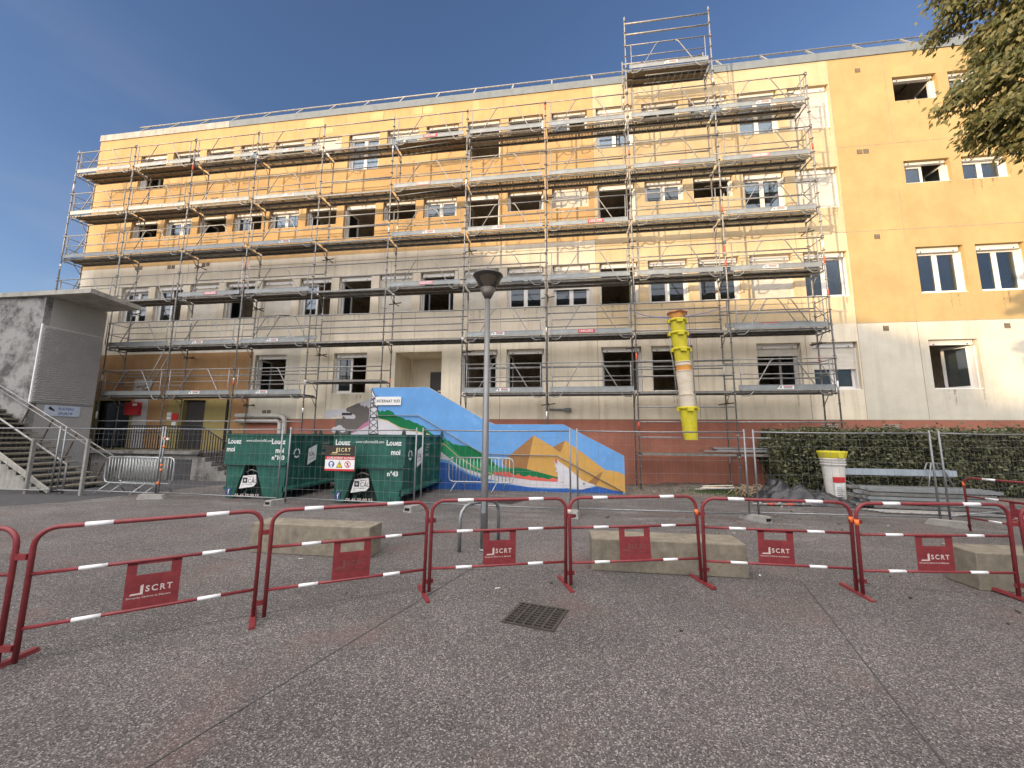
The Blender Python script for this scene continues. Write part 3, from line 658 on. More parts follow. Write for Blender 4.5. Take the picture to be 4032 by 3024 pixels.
# end guards
for k in (0, 10):
    for lv in ('A', 'B', 'C', 'D', 'E', 'F'):
        if k == 0 and lv in 'EF': continue
        z = LV[lv]; mb = MB()
        for dz in (1.0, .52): mb.tube([(BAY * k, 0, z + dz), (BAY * k, DW, z + dz)], .016, 6)
        mb.tube([(BAY * k, 0, z + .05), (BAY * k, DW, z + 1.0)], .014, 6)
        mb.tube([(BAY * k, .12, z - .15), (BAY * k, .12, z + 1.0)], .013, 6)
        mb.build("end_guardrail", m_steel, scf)
for lv in ('E', 'F'):
    z = LV[lv]; mb = MB()
    for dz in (1.0, .52, .1): mb.tube([(3, 0, z + dz), (3, DW, z + dz)], .016, 6)
    mb.tube([(2.9, 0, z + .1), (2.9, 0, z + 1.0)], .016, 6); mb.build("end_guardrail", m_steel, scf)
# low tubes
for b in (3, 2, 1): ledger(b, 2.16, 0); ledger(b, 4.05, DW)
for b in (8, 9):
    for z in (2.66, 2.18, 1.68): 
        if not (b == 9 and z == 2.66): ledger(b, z, 0)
for z in (4.0, 3.67, 4.16): ledger(8, z, 0)
ledger(8, 5.42, DW)
ledger(6, 4.15, DW); ledger(7, 4.15, DW); ledger(9, 4.0, 0)
for b in (8, 9):
    deck(b, 1.18, 's')
mb = MB()
for (a, b, z) in ((26.0, 29.3, 1.24), (26.4, 29.6, 1.275), (26.3, 29.4, 1.33)): mb.box(a, .1, z, b, .5, z + .035)
mb.build("stacked_plank", m_toe, scf)
for k in (8, 9, 10): transom(k, 1.18)
# ties to the wall
for k in range(1, 11):
    for lv in ('B', 'C', 'D', 'E', 'F'):
        if (k + ord(lv)) % 2 and not (k in (5, 6) and lv == 'F'):
            z = LV[lv] - .35; mb = MB(); mb.tube([(BAY * k + .03, DW - .15, z), (BAY * k + .03, 1.09, z)], .02, 6); mb.tube([(BAY * k - .22, DW + .06, z - .04), (BAY * k + .28, DW + .06, z + .02)], .02, 6)
            mb.build("wall_tie", m_rust, scf)
# raking braces on the left bays
for y in (0, .25): MB().tube([(4.9, y, 3.2), (5.75, y, 5.0)], .02, 6).build("raking_brace", m_steel, scf)
# orange tape bits
for (k, z) in ((10, 11.35), (9, 9.3), (9, 7.35), (7, 13.9), (3, 3.5), (8, 1.95), (10, 6.2), (10, 7.3)):
    MB().tube([(BAY * k, -.0, z), (BAY * k, 0, z + .22)], .0285, 8).build("tape_band", m_redpaint, scf)
# access ladder standing on a deck
lad = thing("aluminium_ladder", "narrow red and white ladder leaning between two decks on the left half of the scaffold", "ladder", (8.75, -.75, 7.22))
mb = MB(); H = 1.95
for s in (-.16, .16): mb.tube([(s, 0, 0), (s - .22, .12, H)], .017, 6, 0)
for q in range(7):
    t = (q + .5) / 7; mb.tube([(-.16 - .22 * t, .12 * t, H * t), (.16 - .22 * t, .12 * t, H * t)], .011, 6, 1)
mb.build("ladder_frame", [m_barwhite, m_redpaint], lad)

# ------------------------------------------------------------------ debris chute
ch = thing("debris_chute", "debris chute of nested yellow and white bucket segments hanging from the scaffold", "debris chute", (25.25, -1.5, 1.61))
def seg(x, ztop, zbot, rt, rb_, m, collar, ribs=True, x2=None):
    mb = MB(); c = (0, 0, 0); h = ztop - zbot; x2 = x if x2 is None else x2
    prof = [(rb_, 0), (rt, h)]
    n = 28; b = len(mb.v)
    for (rr, z, dx) in ((rb_, 0, x2 - x), (rt, h, 0)):
        for j in range(n):
            a = 2 * math.pi * j / n; q = rr * (1 + (.025 if j % 2 and ribs else 0)); mb.v.append((dx + q * math.cos(a), q * math.sin(a), z))
    for j in range(n):
        k = (j + 1) % n; mb.f.append((j, k, n + k, n + j)); mb.mi.append(0); mb.sm.append(not ribs)
    if collar:
        mb.lathe([(rt, h - .09), (rt + .035, h - .085), (rt + .04, h - .01), (rt + .012, h)], (0, 0, 0), 28)
        mb.box(-.09, -rt - .07, h - .15, .09, -rt + .02, h - .04)
        mb.box(-rt - .07, -.07, h - .13, -rt + .02, .07, h - .02); mb.box(rt - .02, -.07, h - .13, rt + .07, .07, h - .02)
    else: mb.lathe([(rt, h - .03), (rt + .014, h - .025), (rt + .014, h), (rt - .005, h)], (0, 0, 0), 28)
    o = mb.build("chute_segment", m, ch, (x - 25.25, 0, zbot - 1.61)); return o
seg(25.24, 5.68, 5.30, .24, .19, m_orangechute, False, False, 25.24)
MB().lathe([(.24, 0), (.29, .03), (.30, .06), (.27, .07)], (-.01, 0, 4.03), 28).build("hopper_rim", m_orangechute, ch)
seg(25.24, 5.47, 4.86, .235, .19, m_rubbery, True, True, 25.27)
seg(25.25, 5.05, 4.40, .24, .20, m_rubbery, True, True, 25.30)
seg(25.31, 4.52, 3.90, .24, .20, m_rubbery, True, True, 25.36)
seg(25.36, 4.05, 3.65, .245, .215, m_orangechute, False, False, 25.37); seg(25.36, 4.06, 3.94, .25, .248, m_whitechute, False, False)
seg(25.37, 3.77, 2.98, .25, .21, m_whitechute, False, False, 25.40)
seg(25.41, 3.02, 2.60, .245, .215, m_whitechute, False, False, 25.42); 
seg(25.42, 2.64, 1.61, .25, .19, m_rubbery, True, True, 25.47)
for s in (-1, 1):
    mb = MB(); pts = [(-.01 + s * .27, 0, 3.95), (.02 + s * .28, 0, 3.0), (.1 + s * .28, 0, 2.2), (.16 + s * .28, 0, 1.1)]; mb.tube(pts, .008, 5)
    for i in range(3):
        a, b = Vector(pts[i]), Vector(pts[i + 1])
        for q in range(12): p = a.lerp(b, q / 12); mb.obox(p, (.014, 0, 0), (0, .005, 0), (0, 0, .03))
    mb.build("chain", m_chain, ch)
mb = MB(); mb.tube([(-1.22, .38, 4.25), (-.9, .3, 4.1), (-.3, -.05, 3.88), (.0, -.26, 3.80), (.3, -.1, 3.92), (1.0, .2, 4.12), (1.7, .42, 4.35)], .011, 5); mb.tube([(-.24, -.05, 3.7), (0, -.27, 3.86), (.24, 0, 3.98)], .012, 5); mb.build("strap", m_strap, ch)
mb = MB(); mb.tube([(.27, -.02, 4.08), (.34, -.03, 3.9), (.36, -.03, 3.2), (.34, -.03, 2.75), (.28, 0, 2.7)], .008, 5); mb.tube([(-.3, -.02, 4.08), (-.27, -.04, 3.7), (-.28, -.03, 3.5)], .01, 5); mb.tube([(.3 * math.cos(a / 5), .3 * math.sin(a / 5), 4.06 - .03 * math.sin(a)) for a in range(0, 33)], .01, 5); mb.build("strap", m_purple, ch)

# ------------------------------------------------------------------ entrance stair with mural
est = thing("entrance_stair", "raised entrance stair whose solid side wall carries a blue mural with pyramids", "stairway", (15.1, -2.0, 0))
def W(x, z): return (x - 15.1, z)
outl = [(15.1, 0), (23.37, 0), (23.37, 1.12), (21.57, 2.06), (19.38, 2.06), (19.08, 2.18), (17.12, 3.28), (15.13, 3.28)]
EP = [W(*p) for p in outl]
MB().prism(EP, 0, .16).build("side_wall", m_whitewall, est)
mb = MB(); mb.box(0, .16, 0, 2.0, 1.98, 2.1)
for q in range(7): mb.box(2.0 + q * .3, .16, 0, 2.0 + (q + 1) * .3, 1.98, 2.1 - (q + 1) * .16)
mb.box(4.1, .16, 0, 6.3, 1.98, .95)
for q in range(6): mb.box(6.3 + q * .3, .16, 0, 6.3 + (q + 1) * .3, 1.98, .95 - (q + 1) * .155)
mb.build("steps", m_concrete, est)
def mm(n, c, v=.08): return mat(n, c, rough=.8, var=v, scale=3, spots=(6, .68, .8, .3, (.6, .6, .6)), spec=.2)
k_sky = mat("mural_sky_blue", (0.13, 0.31, 0.60), rough=.8, var=.10, scale=1.2, spots=(1.6, .56, .75, .5, (.28, .48, .78)), spec=.2)
k_deep = mm("mural_sea_blue", (0.03, 0.10, 0.34)); k_green = mm("mural_dark_green", (0.01, 0.15, 0.055)); k_green2 = mm("mural_mid_green", (0.03, 0.26, 0.12))
k_whit = mm("mural_white", (0.55, 0.54, 0.56)); k_sand = mm("mural_ochre", (0.52, 0.30, 0.08)); k_brown = mm("mural_brown", (0.30, 0.155, 0.06))
k_red = mm("mural_coral", (0.60, 0.12, 0.09)); k_grey = mm("mural_grey", (0.15, 0.135, 0.125)); k_lat = mm("mural_black_lattice", (0.05, 0.05, 0.06)); k_pink = mm("mural_pink", (0.50, 0.20, 0.32)); k_tan = mm("mural_tan_edge", (.55, .42, .2))
KM = [k_sky, k_deep, k_green, k_green2, k_whit, k_sand, k_brown, k_red, k_grey, k_lat, k_pink, k_tan]
mb = MB(); PNT = []
def paint(poly, mi, layer):
    PNT.append((layer, len(PNT), poly, mi))
paint([(15.101, .002), (23.365, .002), (23.365, 1.118), (21.568, 2.055), (19.378, 2.055), (19.078, 2.172), (17.118, 3.272), (15.131, 3.272)], 0, 0)
# sea along the bottom
def wavy(pts, amp=.03, n=4, seed=0):
    r = random.Random(seed); out = []
    for a, b in zip(pts[:-1], pts[1:]):
        for q in range(n): t = q / n; out.append((a[0] + (b[0] - a[0]) * t, a[1] + (b[1] - a[1]) * t + (r.uniform(-amp, amp) if 0 < q else 0)))
    out.append(pts[-1]); return out
paint([(15.3, .002)] + wavy([(15.3, 1.0), (17.9, .82), (18.6, .45), (19.4, .22), (20.5, .12), (21.4, .10), (22.0, .08), (22.6, .22), (23.0, .16), (23.3, .03)], .02, 3, 1) + [(23.3, .002)], 1, 1)
# pyramids
paint([(19.62, .88), (20.63, 1.72), (20.42, .62), (20.38, .35), (19.9, .5)], 6, 2)
paint([(20.63, 1.72), (21.24, 1.355), (21.47, 1.2), (22.4, .45), (22.4, .2), (20.35, .2), (20.4, .62)], 5, 2)
paint([(21.22, 1.36), (21.6, 1.57), (21.46, 1.19)], 6, 3); paint([(21.6, 1.57), (22.1, 1.22), (22.9, .62), (22.9, .3), (21.5, .3), (21.46, 1.19)], 5, 3)
paint([(22.2, .22), (22.42, .42), (22.72, .66), (22.9, .69), (23.2, .64), (23.365, .55), (23.365, .04), (22.95, .12), (22.6, .20)], 5, 4)
paint([(22.22, .26), (22.5, .50), (22.74, .66), (22.62, .42), (22.5, .2)], 6, 5)
# green hills and white/tan wall band
paint(wavy([(15.32, 2.42), (15.55, 2.52), (15.9, 2.47), (16.1, 2.30), (16.5, 2.2), (16.9, 2.02), (17.3, 1.75), (17.9, 1.52), (18.4, 1.30), (18.9, 1.06), (19.3, .88)], .05, 4, 2) + [(19.6, .70), (21.45, .40), (21.5, .36), (19.2, .50), (17.6, 1.3), (16.6, 1.78), (15.32, 2.2)], 2, 2)
paint([(18.05, 1.40), (18.6, 1.36), (19.1, 1.12), (19.4, .84), (18.6, .9), (18.2, 1.1)], 2, 6)
paint(wavy([(17.75, 1.62), (18.1, 1.22), (18.7, .92), (19.3, .75), (20.1, .7)], .03, 4, 9) + [(19.2, .45), (18.3, .7), (17.6, 1.2)], 3, 5)
paint([(20.05, .72), (20.4, .68), (21.5, .42), (21.3, .36), (20.3, .48), (19.6, .55)], 2, 7)
paint(wavy([(19.35, .60), (19.9, .56), (20.4, .46), (21.0, .40), (21.48, .40)], .045, 6, 3) + [(21.35, .31), (20.6, .34), (19.9, .42), (19.4, .48)], 7, 8)
paint([(15.32, 2.25)] + wavy([(15.32, 2.25), (15.8, 2.16), (16.2, 1.92), (17.2, 1.72), (17.8, 1.35), (18.2, 1.02), (18.8, .66), (19.4, .46), (20.2, .38), (21.5, .30)], .02, 3, 4) + [(21.6, .12), (20.5, .13), (19.6, .25), (18.6, .5), (17.9, .9), (17.3, 1.0), (15.32, 1.2)], 4, 4)
mbt_ = [(15.34, 2.27), (15.74, 2.18), (16.22, 1.95), (17.2, 1.74), (17.8, 1.38), (18.2, 1.05), (18.8, .69), (19.4, .49)]
for a, b in zip(mbt_[:-1], mbt_[1:]): paint([a, b, (b[0], b[1] - .03), (a[0], a[1] - .03)], 11, 6)
# white bird
paint([(21.38, .42), (21.36, .30), (21.55, .32), (21.45, .2), (21.5, .14), (22.1, .10), (22.45, .20), (22.5, .24), (22.3, .30), (22.1, .38), (21.9, .55), (21.7, .72), (21.45, .90), (21.32, 1.0), (21.26, .92), (21.30, .82), (21.27, .78), (21.34, .7), (21.30, .62), (21.38, .58), (21.36, .5)], 4, 9)
paint([(21.28, .94), (21.33, 1.03), (21.36, .9), (21.31, .86)], 7, 10); paint([(22.12, .30), (22.22, .27), (22.14, .25)], 9, 10)
# lattice tower on the left edge
def bar2(a, b, w, mi, layer):
    a = Vector(a); b = Vector(b); n = Vector((-(b - a).y, (b - a).x)).normalized() * w; paint([a - n, b - n, b + n, a + n], mi, layer)
paint([(15.11, 1.2), (15.5, 1.2), (15.43, 2.3), (15.38, 2.55), (15.42, 2.78), (15.33, 2.9), (15.14, 3.26), (15.11, 3.26)], 4, 7)
for (a, b) in (((15.14, 3.25), (15.36, 2.86)), ((15.36, 2.86), (15.46, 2.76)), ((15.46, 2.76), (15.38, 2.62)), ((15.38, 2.62), (15.38, 2.35)), ((15.38, 2.35), (15.44, 1.9)), ((15.44, 1.9), (15.50, 1.25)), ((15.14, 3.2), (15.14, 2.3)), ((15.14, 2.3), (15.12, 1.25)), ((15.14, 2.62), (15.38, 2.62)), ((15.14, 2.9), (15.3, 2.9)), ((15.13, 2.27), (15.42, 2.27)), ((15.12, 1.72), (15.48, 1.72)), ((15.24, 2.9), (15.24, 2.62)), ((15.31, 2.9), (15.31, 2.62)), ((15.14, 2.76), (15.46, 2.76))): bar2(a, b, .013, 9, 9)
z = 1.72
for q in range(7):
    z2 = z + .2; x2 = 15.44 - .01 * q
    bar2((15.14, z), (x2, z2), .010, 9, 9); bar2((15.14, z2), (x2, z), .010, 9, 9); z = z2 if z2 < 2.45 else z + .25
    if z > 2.9: break
paint([(15.11, .9), (15.5, .9), (15.5, 1.25), (15.11, 1.25)], 8, 8)
for q, (_, _, poly, mi) in enumerate(sorted(PNT, key=lambda t: t[:2])): mb.face([(x - 15.1, -.0015 - .0005 * q, z) for (x, z) in poly], mi)
mural = mb.build("mural", KM, est)
mb = MB(); mb.tube([(0.25, -.05, 2.33), (1.75, -.05, 2.33), (3.93, -.05, 1.12), (6.25, -.05, 1.10), (8.2, -.05, .06)], .016, 6)
mb.build("handrail", m_pole, est)
sg = MB().box(.22, -.045, 2.68, 1.12, -.03, 2.96).build("name_plate", m_paper, est)
text("INTERNAT SUD", .135, m_iron, sg, (.26, -.047, 2.77), xs=.86, spacing=1.02, bold=.002)
# grey mountain, cloud and pink slope of the mural, painted on the building wall beside the stair
mb = MB()
def pw(poly, mi, l): mb.face([(x, -.0045 - .0008 * l, z) for (x, z) in poly], mi)
pw([(12.62, .4), (12.62, 2.31), (12.9, 2.31), (13.07, 2.73), (13.55, 2.92), (14.1, 2.95), (14.6, 3.0), (14.6, .4)], 0, 0)
pw([(13.58, 2.93), (13.98, 3.06), (14.6, 3.2), (14.6, 2.75), (14.05, 2.8), (13.98, 2.72), (13.9, 2.83), (13.82, 2.76), (13.75, 2.84), (13.68, 2.80), (13.62, 2.90)], 1, 1)
pw([(13.1, .6), (13.2, 1.5), (13.39, 1.80), (13.6, 1.92), (13.8, 2.1), (14.07, 2.25), (14.6, 2.5), (14.6, .6)], 2, 2); pw([(13.1, .5), (13.14, 1.67), (13.5, 1.78), (13.87, 1.97), (14.2, 2.12), (14.6, 2.3), (14.6, .5)], 1, 3)
L_ = 4
for (c, d, r_, fl) in ((12.35, 2.5, .22, 2.30), (12.62, 2.52, .20, 2.30), (12.9, 2.55, .2, 2.30), (13.15, 2.44, .17, 2.30), (13.33, 2.38, .14, 2.30), (12.64, 1.87, .15, 1.72), (12.82, 1.94, .15, 1.72), (12.97, 1.86, .12, 1.72)):
    pw([(c + r_ * math.cos(t / 14 * 6.283), max(d + r_ * .8 * math.sin(t / 14 * 6.283), fl + .0005 * t)) for t in range(14)], 1, L_); L_ += 1
pw([(12.89, 2.44), (13.31, 2.44), (13.31, 2.54), (12.89, 2.54)], 3, L_ + 1)
mb.build("mural_mountain", [k_grey, k_whit, k_pink, k_lat], bld)

# ------------------------------------------------------------------ terrace with railing
ter = thing("raised_terrace", "concrete terrace with black baluster railing and side steps below the ochre wall", "terrace", (3.6, -1.6, 0))
mb = MB(); mb.box(0, .12, 0, 4.7, 1.58, 1.0); mb.box(0, .0, .93, 4.75, .14, 1.05)
for q in range(6): mb.box(4.75 + q * .28, .02, 0, 4.75 + (q + 1) * .28, 1.58, .98 - (q + 1) * .155)
mb.build("terrace_slab", mat("dirty_terrace_concrete", (.20, .19, .175), rough=.9, var=.3, scale=2, bump=.3, spots=(1.8, .5, .62, .8, (.05, .048, .045))), ter)
MB().box(3.42, .10, 0, 4.38, .118, .74).build("hatch_door", m_asphalt2, ter)
mb = MB(); mb.tube([(1.5, .05, 1.97), (4.7, .05, 1.97), (6.2, .05, 1.15)], .022, 6); mb.tube([(1.5, .05, 1.12), (4.7, .05, 1.12), (6.2, .05, .32)], .018, 6); mb.tube([(1.5, .05, 1.72), (4.7, .05, 1.72)], .014, 6)
for q in range(43):
    x = 1.5 + q * .11; z = 1.97 if x < 4.7 else 1.97 - (x - 4.7) * .547; z0 = z - .87; mb.box(x - .012, .04, z0, x + .012, .06, z)
mb.build("railing", m_iron, ter)
MB().box(3.12, .0, 1.45, 3.42, .03, 1.53).build("notice", m_paper, ter)

# ------------------------------------------------------------------ left annex building with canopy
anx = thing("annex_building", "small concrete annex with flat overhanging roof slab and patterned metal panel at left", "building", (3.4, -3.35, 0))
mb = MB(); mb.box(-9, 0, 0, -.01, .2, 6.6, 0); mb.build("stained_wall", mat("stained_wall_concrete", (0.33, 0.325, 0.31), rough=.9, var=.25, scale=1.1, bump=.3, spots=(1.1, .44, .60, .9, (.05, .048, .045))), anx)
mb = MB(); mb.box(-9, .2, 0, 0, 1.83, 6.5); mb.build("wall", m_whitewall, anx)
mb = MB(); mb.hexa([(-9, -.12, 6.5), (2.0, -.12, 6.5), (1.68, 1.74, 6.5), (-9, 1.9, 6.5), (-9, -.12, 6.66), (2.0, -.12, 6.66), (1.68, 1.74, 6.66), (-9, 1.9, 6.66)]); mb.build("roof_slab", m_concrete, anx)
mb = MB(); mb.box(.004, .03, 2.72, .03, 1.80, 5.46, 0)
for i in range(22):
    for j in range(34):
        y = .07 + i * .08 + (j % 2) * .04; z = 2.78 + j * .079
        if y < 1.77: mb.obox((.046, y, z), (.018, 0, -.004), (0, .028, .008), (.006, 0, .012), 0)
mb.box(-.02, -.014, 2.72, .035, .028, 5.5, 1); pn = mb.build("patterned_panel", [m_panel, m_barwhite], anx)
sp = MB().box(.004, .42, 2.28, .02, 1.42, 2.66).build("direction_sign", mat("blueish_sign_board", (.55, .60, .70), rough=.6), anx)
text("PLATEAU", .14, m_blue, sp, (.023, .78, 2.50), rot=(R(90), 0, R(90)), xs=.8); text("SPORTIF", .14, m_blue, sp, (.023, .80, 2.33), rot=(R(90), 0, R(90)), xs=.8)
mb = MB(); mb.face([(.023, .50, 2.56), (.023, .58, 2.63), (.023, .58, 2.59), (.023, .68, 2.50), (.023, .70, 2.44), (.023, .58, 2.50), (.023, .56, 2.50)]); mb.build("arrow", m_black, sp)

# stairs in front of the annex
stw = thing("concrete_staircase", "wide concrete outdoor staircase with grey tube handrails climbing left beside the annex", "staircase", (7.0, -4.85, 0))
mb = MB()
for q in range(22):
    x1 = -.3 * q; z = .155 * (q + 1)
    mb.box(x1 - .31, .02, z - .055, x1 + .03, 1.48, z, 0); mb.box(x1 - .29, .06, max(0, z - .155), x1 - .27, 1.44, z - .056, 1)
mb.build("steps", [m_block, mat("stair_riser_concrete", (.16, .15, .135), rough=.9, var=.3)], stw)
mb = MB(); sl_ = .517
mb.hexa([(.1, 0, -.0), (-6.6, 0, 3.35), (-6.6, .05, 3.35), (.1, .05, 0), (.1, 0, .12), (-6.6, 0, 3.58), (-6.6, .05, 3.58), (.1, .05, .12)])
mb.prism([(-.2, 0), (-6.6, 0), (-6.6, 3.2), (-1.2, .5)], .3, .35, 0); mb.build("stringer", m_concrete, stw)
mb = MB(); mb.tube([(.62, 0, .02), (.62, 0, .82), (-2.0, 0, 2.1), (-5, 0, 3.58)], .028, 8); mb.build("handrail", m_steel, stw)
mb = MB(); mb.tube([(.2, 1.45, .95), (-3.3, 1.45, 2.58), (-6, 1.45, 3.84)], .024, 8); mb.tube([(.1, 1.45, .83), (-2.9, 1.45, 2.25), (-6, 1.45, 3.7)], .02, 8)
for x in (0, -1.35, -2.4, -3.4): 
    z = .95 - (x - .2) * .4656; mb.obox((x - .2, 1.45, z - .45), (.02, 0, 0), (0, .015, 0), (.2, 0, .46), 1)
mb.build("handrail", [m_steel, m_rust], stw)
gt = thing("mesh_gate", "low wire mesh gate between two pale concrete posts at the staircase foot", "gate", (6.58, -4.98, 0))
for x in (0, 1.84): MB().box(x - .035, -.035, 0, x + .035, .035, 1.54).build("post", m_footb, gt)
mb = MB(); mb.tube([(.06, 0, 1.5), (1.78, 0, 1.5)], .012, 6); mb.tube([(.06, 0, .12), (1.78, 0, .12)], .012, 6)
for q in range(18): mb.tube([(.1 + q * .096, 0, .12), (.1 + q * .096, 0, 1.5)], .0025, 3, 0, False)
mb.build("mesh_panel", m_fence, gt)

# ------------------------------------------------------------------ skips
def skip(x, y, W_, num, label, side_extra):
    t = thing("waste_skip", label, "skip", (x, y, 0), 0, "green skips behind the mesh fence"); Dp = 2.9; H = 1.66
    fx0, fx1 = .12, W_ - .12   # bottom is narrower
    mb = MB()
    def q(z): k = 1 - z / H; return .10 * k, W_ - .10 * k
    a0, a1 = q(.03); b0, b1 = q(H)
    # four walls, open top
    def wallq(p0, p1, p2, p3, n, th):
        n = Vector(n) * th; P = [Vector(p) for p in (p0, p1, p2, p3)]; mb.hexa([P[0], P[1], P[1] + n, P[0] + n, P[3], P[2], P[2] + n, P[3] + n])
    c0, c1 = q(.95)
    wallq((b0 - .004, 0, .95), (b1 + .004, 0, .95), (b1, 0, H), (b0, 0, H), (0, 1, 0), .04)
    # lower front in two leaves either side of the hook bay, set back a little
    hx0, hx1 = W_ * .17, W_ * .66; ht0, ht1 = W_ * .33, W_ * .49
    for (l0, l1, l2, l3) in ((a0, hx0, ht0, c0), (hx1, a1, c1, ht1)):
        mb.hexa([(l0, .03, .03), (l1, .03, .03), (l1, .07, .03), (l0, .07, .03), (l3, .03, .90), (l2, .03, .90), (l2, .07, .90), (l3, .07, .90)])
    mb.box(a0 + .02, .3, .05, a1 - .02, .34, .95, 1)
    mb.hexa([(hx0, .07, .03), (hx0 + .03, .07, .03), (hx0 + .03, .3, .03), (hx0, .3, .03), (ht0, .07, .9), (ht0 + .03, .07, .9), (ht0 + .03, .3, .9), (ht0, .3, .9)], 1)
    mb.hexa([(hx1 - .03, .07, .03), (hx1, .07, .03), (hx1, .3, .03), (hx1 - .03, .3, .03), (ht1 - .03, .07, .9), (ht1, .07, .9), (ht1, .3, .9), (ht1 - .03, .3, .9)], 1)
    wallq((a1, 0.07, .2), (a1, Dp, .2), (b1, Dp, H), (b1, 0.041, H), (-1, 0, 0), .04); wallq((a0, Dp, .2), (a0, .07, .2), (b0, .041, H), (b0, Dp, H), (1, 0, 0), .04)
    wallq((a1, Dp, .2), (a0, Dp, .2), (b0, Dp, H), (b1, Dp, H), (0, -1, 0), .04)
    mb.box(a0 + .05, .35, .2, a1 - .05, Dp - .05, .26, 1)
    t_body = mb.build("body", [m_bin, m_bindark], t)
    mb = MB(); mb.box(c0 - .03, -.045, .90, c1 + .03, .03, .97, 0)                       # lip
    mb.build("front_lip", m_bin, t)
    mb = MB(); mb.box(b0 - .03, -.02, H, b1 + .03, .06, H + .04); mb.box(b1 - .05, .06, H, b1 + .04, Dp, H + .05); mb.box(b0 - .04, .06, H, b0 + .05, Dp, H + .05); mb.box(b0 - .03, Dp - .06, H, b1 + .03, Dp + .03, H + .05); mb.build("top_rim", m_bin, t)
    for (lx, ly) in ((b0 + .05, .02), (b1 - .05, .02), (b1, Dp * .45), (b1, Dp - .05), (b0 + .6, .02 + Dp - .05)):
        MB().hexa([(lx - .045, ly - .02, H + .04), (lx + .045, ly - .02, H + .04), (lx + .045, ly + .02, H + .04), (lx - .045, ly + .02, H + .04), (lx - .02, ly - .012, H + .17), (lx + .02, ly - .012, H + .17), (lx + .02, ly + .012, H + .17), (lx - .02, ly + .012, H + .17)]).build("net_hook", m_bindark, t)
    for i, yy in enumerate((.55, 1.25, 1.95, 2.6)):
        for sx in (0, 1):
            z0, z1 = .3, H; x0 = (a1 if sx else a0); x1 = (b1 if sx else b0); s = 1 if sx else -1
            MB().hexa([(x0 + s * .0, yy, z0), (x0 + s * .07, yy, z0), (x0 + s * .07, yy + .09, z0), (x0, yy + .09, z0), (x1, yy, z1), (x1 + s * .06, yy, z1), (x1 + s * .06, yy + .09, z1), (x1, yy + .09, z1)]).build("side_rib", m_bin, t)
    for sx in (0, 1):
        xx = a1 if sx else a0; s = 1 if sx else -1
        MB().hexa([(xx - s * .02, .03, .2), (xx + s * .10, .03, .24), (xx + s * .10, Dp, .24), (xx - s * .02, Dp, .2), (xx - s * .02, .03, .36), (xx + s * .10, .03, .30), (xx + s * .10, Dp, .30), (xx - s * .02, Dp, .36)]).build("side_beam", m_bin, t)
    for rx in (W_ * .3, W_ * .66): MB().box(rx, .1, .0, rx + .09, Dp - .1, .2).build("skid", m_bindark, t)
    mb = MB(); cxk = W_ * .41; mb.tube([(cxk - .17, .22, .58), (cxk - .17, .12, .70), (cxk, .08, .76), (cxk + .17, .12, .70), (cxk + .17, .22, .58)], .022, 8); mb.build("hook_bar", m_steel2, t)
    # sticker with logo
    cxk -= .02
    mb = MB(); P = [(cxk - .24, .27), (cxk + .17, .33), (cxk + .25, .42), (cxk + .22, .64), (cxk - .15, .60)]; mb.prism(P, .012, .02, 0); lg = mb.build("logo_plate", m_paper, t)
    k_dark = mat("logo_navy", (.02, .02, .05), rough=.5); k_redl = mat("logo_red", (.35, .02, .03), rough=.5)
    mb = MB(); y = .010
    mb.box(cxk - .15, y, .42, cxk - .02, y + .001, .56, 0)
    mb.lathe([(.035, 0), (.0, .001)], (cxk - .085, y - .001, .49), 10, 1, Matrix.Rotation(R(90), 3, 'X'))
    mb.build("emblem", [k_dark, m_pipe], lg)
    text("CAL", .155, k_dark, lg, (cxk, y, .425), xs=.9, rot=(R(90), 0, 0)); text("LOC * TP * BENNES", .035, k_dark, lg, (cxk - .17, y, .355), rot=(R(90), R(-5), 0))
    mb = MB(); mb.box(cxk + .15, y - .002, .44, cxk + .165, y, .585); mb.box(cxk, y - .002, .572, cxk + .12, y, .584); mb.build("red_accent", k_redl, lg)
    text("06.46.30.00.5" + ("5" if num == '103' else "5"), .115, m_letter, t, (cxk - .36, .02, .06), spacing=1.1, xs=.95, bold=.003)
    mb = MB(); mb.box(a0 + .01, .012, .10, a0 + .16, .0285, .28); fb = mb.build("blue_sticker", mat("faded_blue_sticker", (.03, .06, .16), rough=.6, var=.4, scale=10), t)
    text("f", .19, m_binwhite, fb, (a0 + .07, .010, .12))
    text("Louez", .185, m_binwhite, t, (b0 + .05, -.006, 1.45), xs=.88, bold=.005); text("Louez", .185, m_binwhite, t, (b1 - .50, -.006, 1.45), xs=.88, bold=.005)
    if num == '103': text("moi", .185, m_binwhite, t, (b0 + .03, -.006, 1.24), xs=.88, bold=.005)
    text("moi", .185, m_binwhite, t, (b1 - .37, -.006, 1.22), xs=.88, bold=.005)
    text("n\u00b0" + num, .155, m_binwhite, t, (b1 - .46, -.006 if num == '103' else .024, 1.04 if num == '103' else .70), spacing=1.0, bold=.006)
    text("www.calbennes06.com", .10, m_binwhite, t, (b0 + .6, -.006, 1.50), xs=.82)
    # recycling mark: three arc arrows on the right side
    mb = MB()
    X = b1 - .02
    for k in range(3):
        a0_ = R(90 + k * 120 + 12); pts = []
        for qv in range(9): a = a0_ + R(95) * qv / 8; pts.append(a)
        for u, v in zip(pts[:-1], pts[1:]):
            mb.face([(X + .018, .34 + .085 * math.cos(u), 1.2 + .085 * math.sin(u)), (X + .018, .34 + .085 * math.cos(v), 1.2 + .085 * math.sin(v)), (X + .018, .34 + .13 * math.cos(v), 1.2 + .13 * math.sin(v)), (X + .018, .34 + .13 * math.cos(u), 1.2 + .13 * math.sin(u))])
    mb.build("recycling_mark", m_binwhite, t)
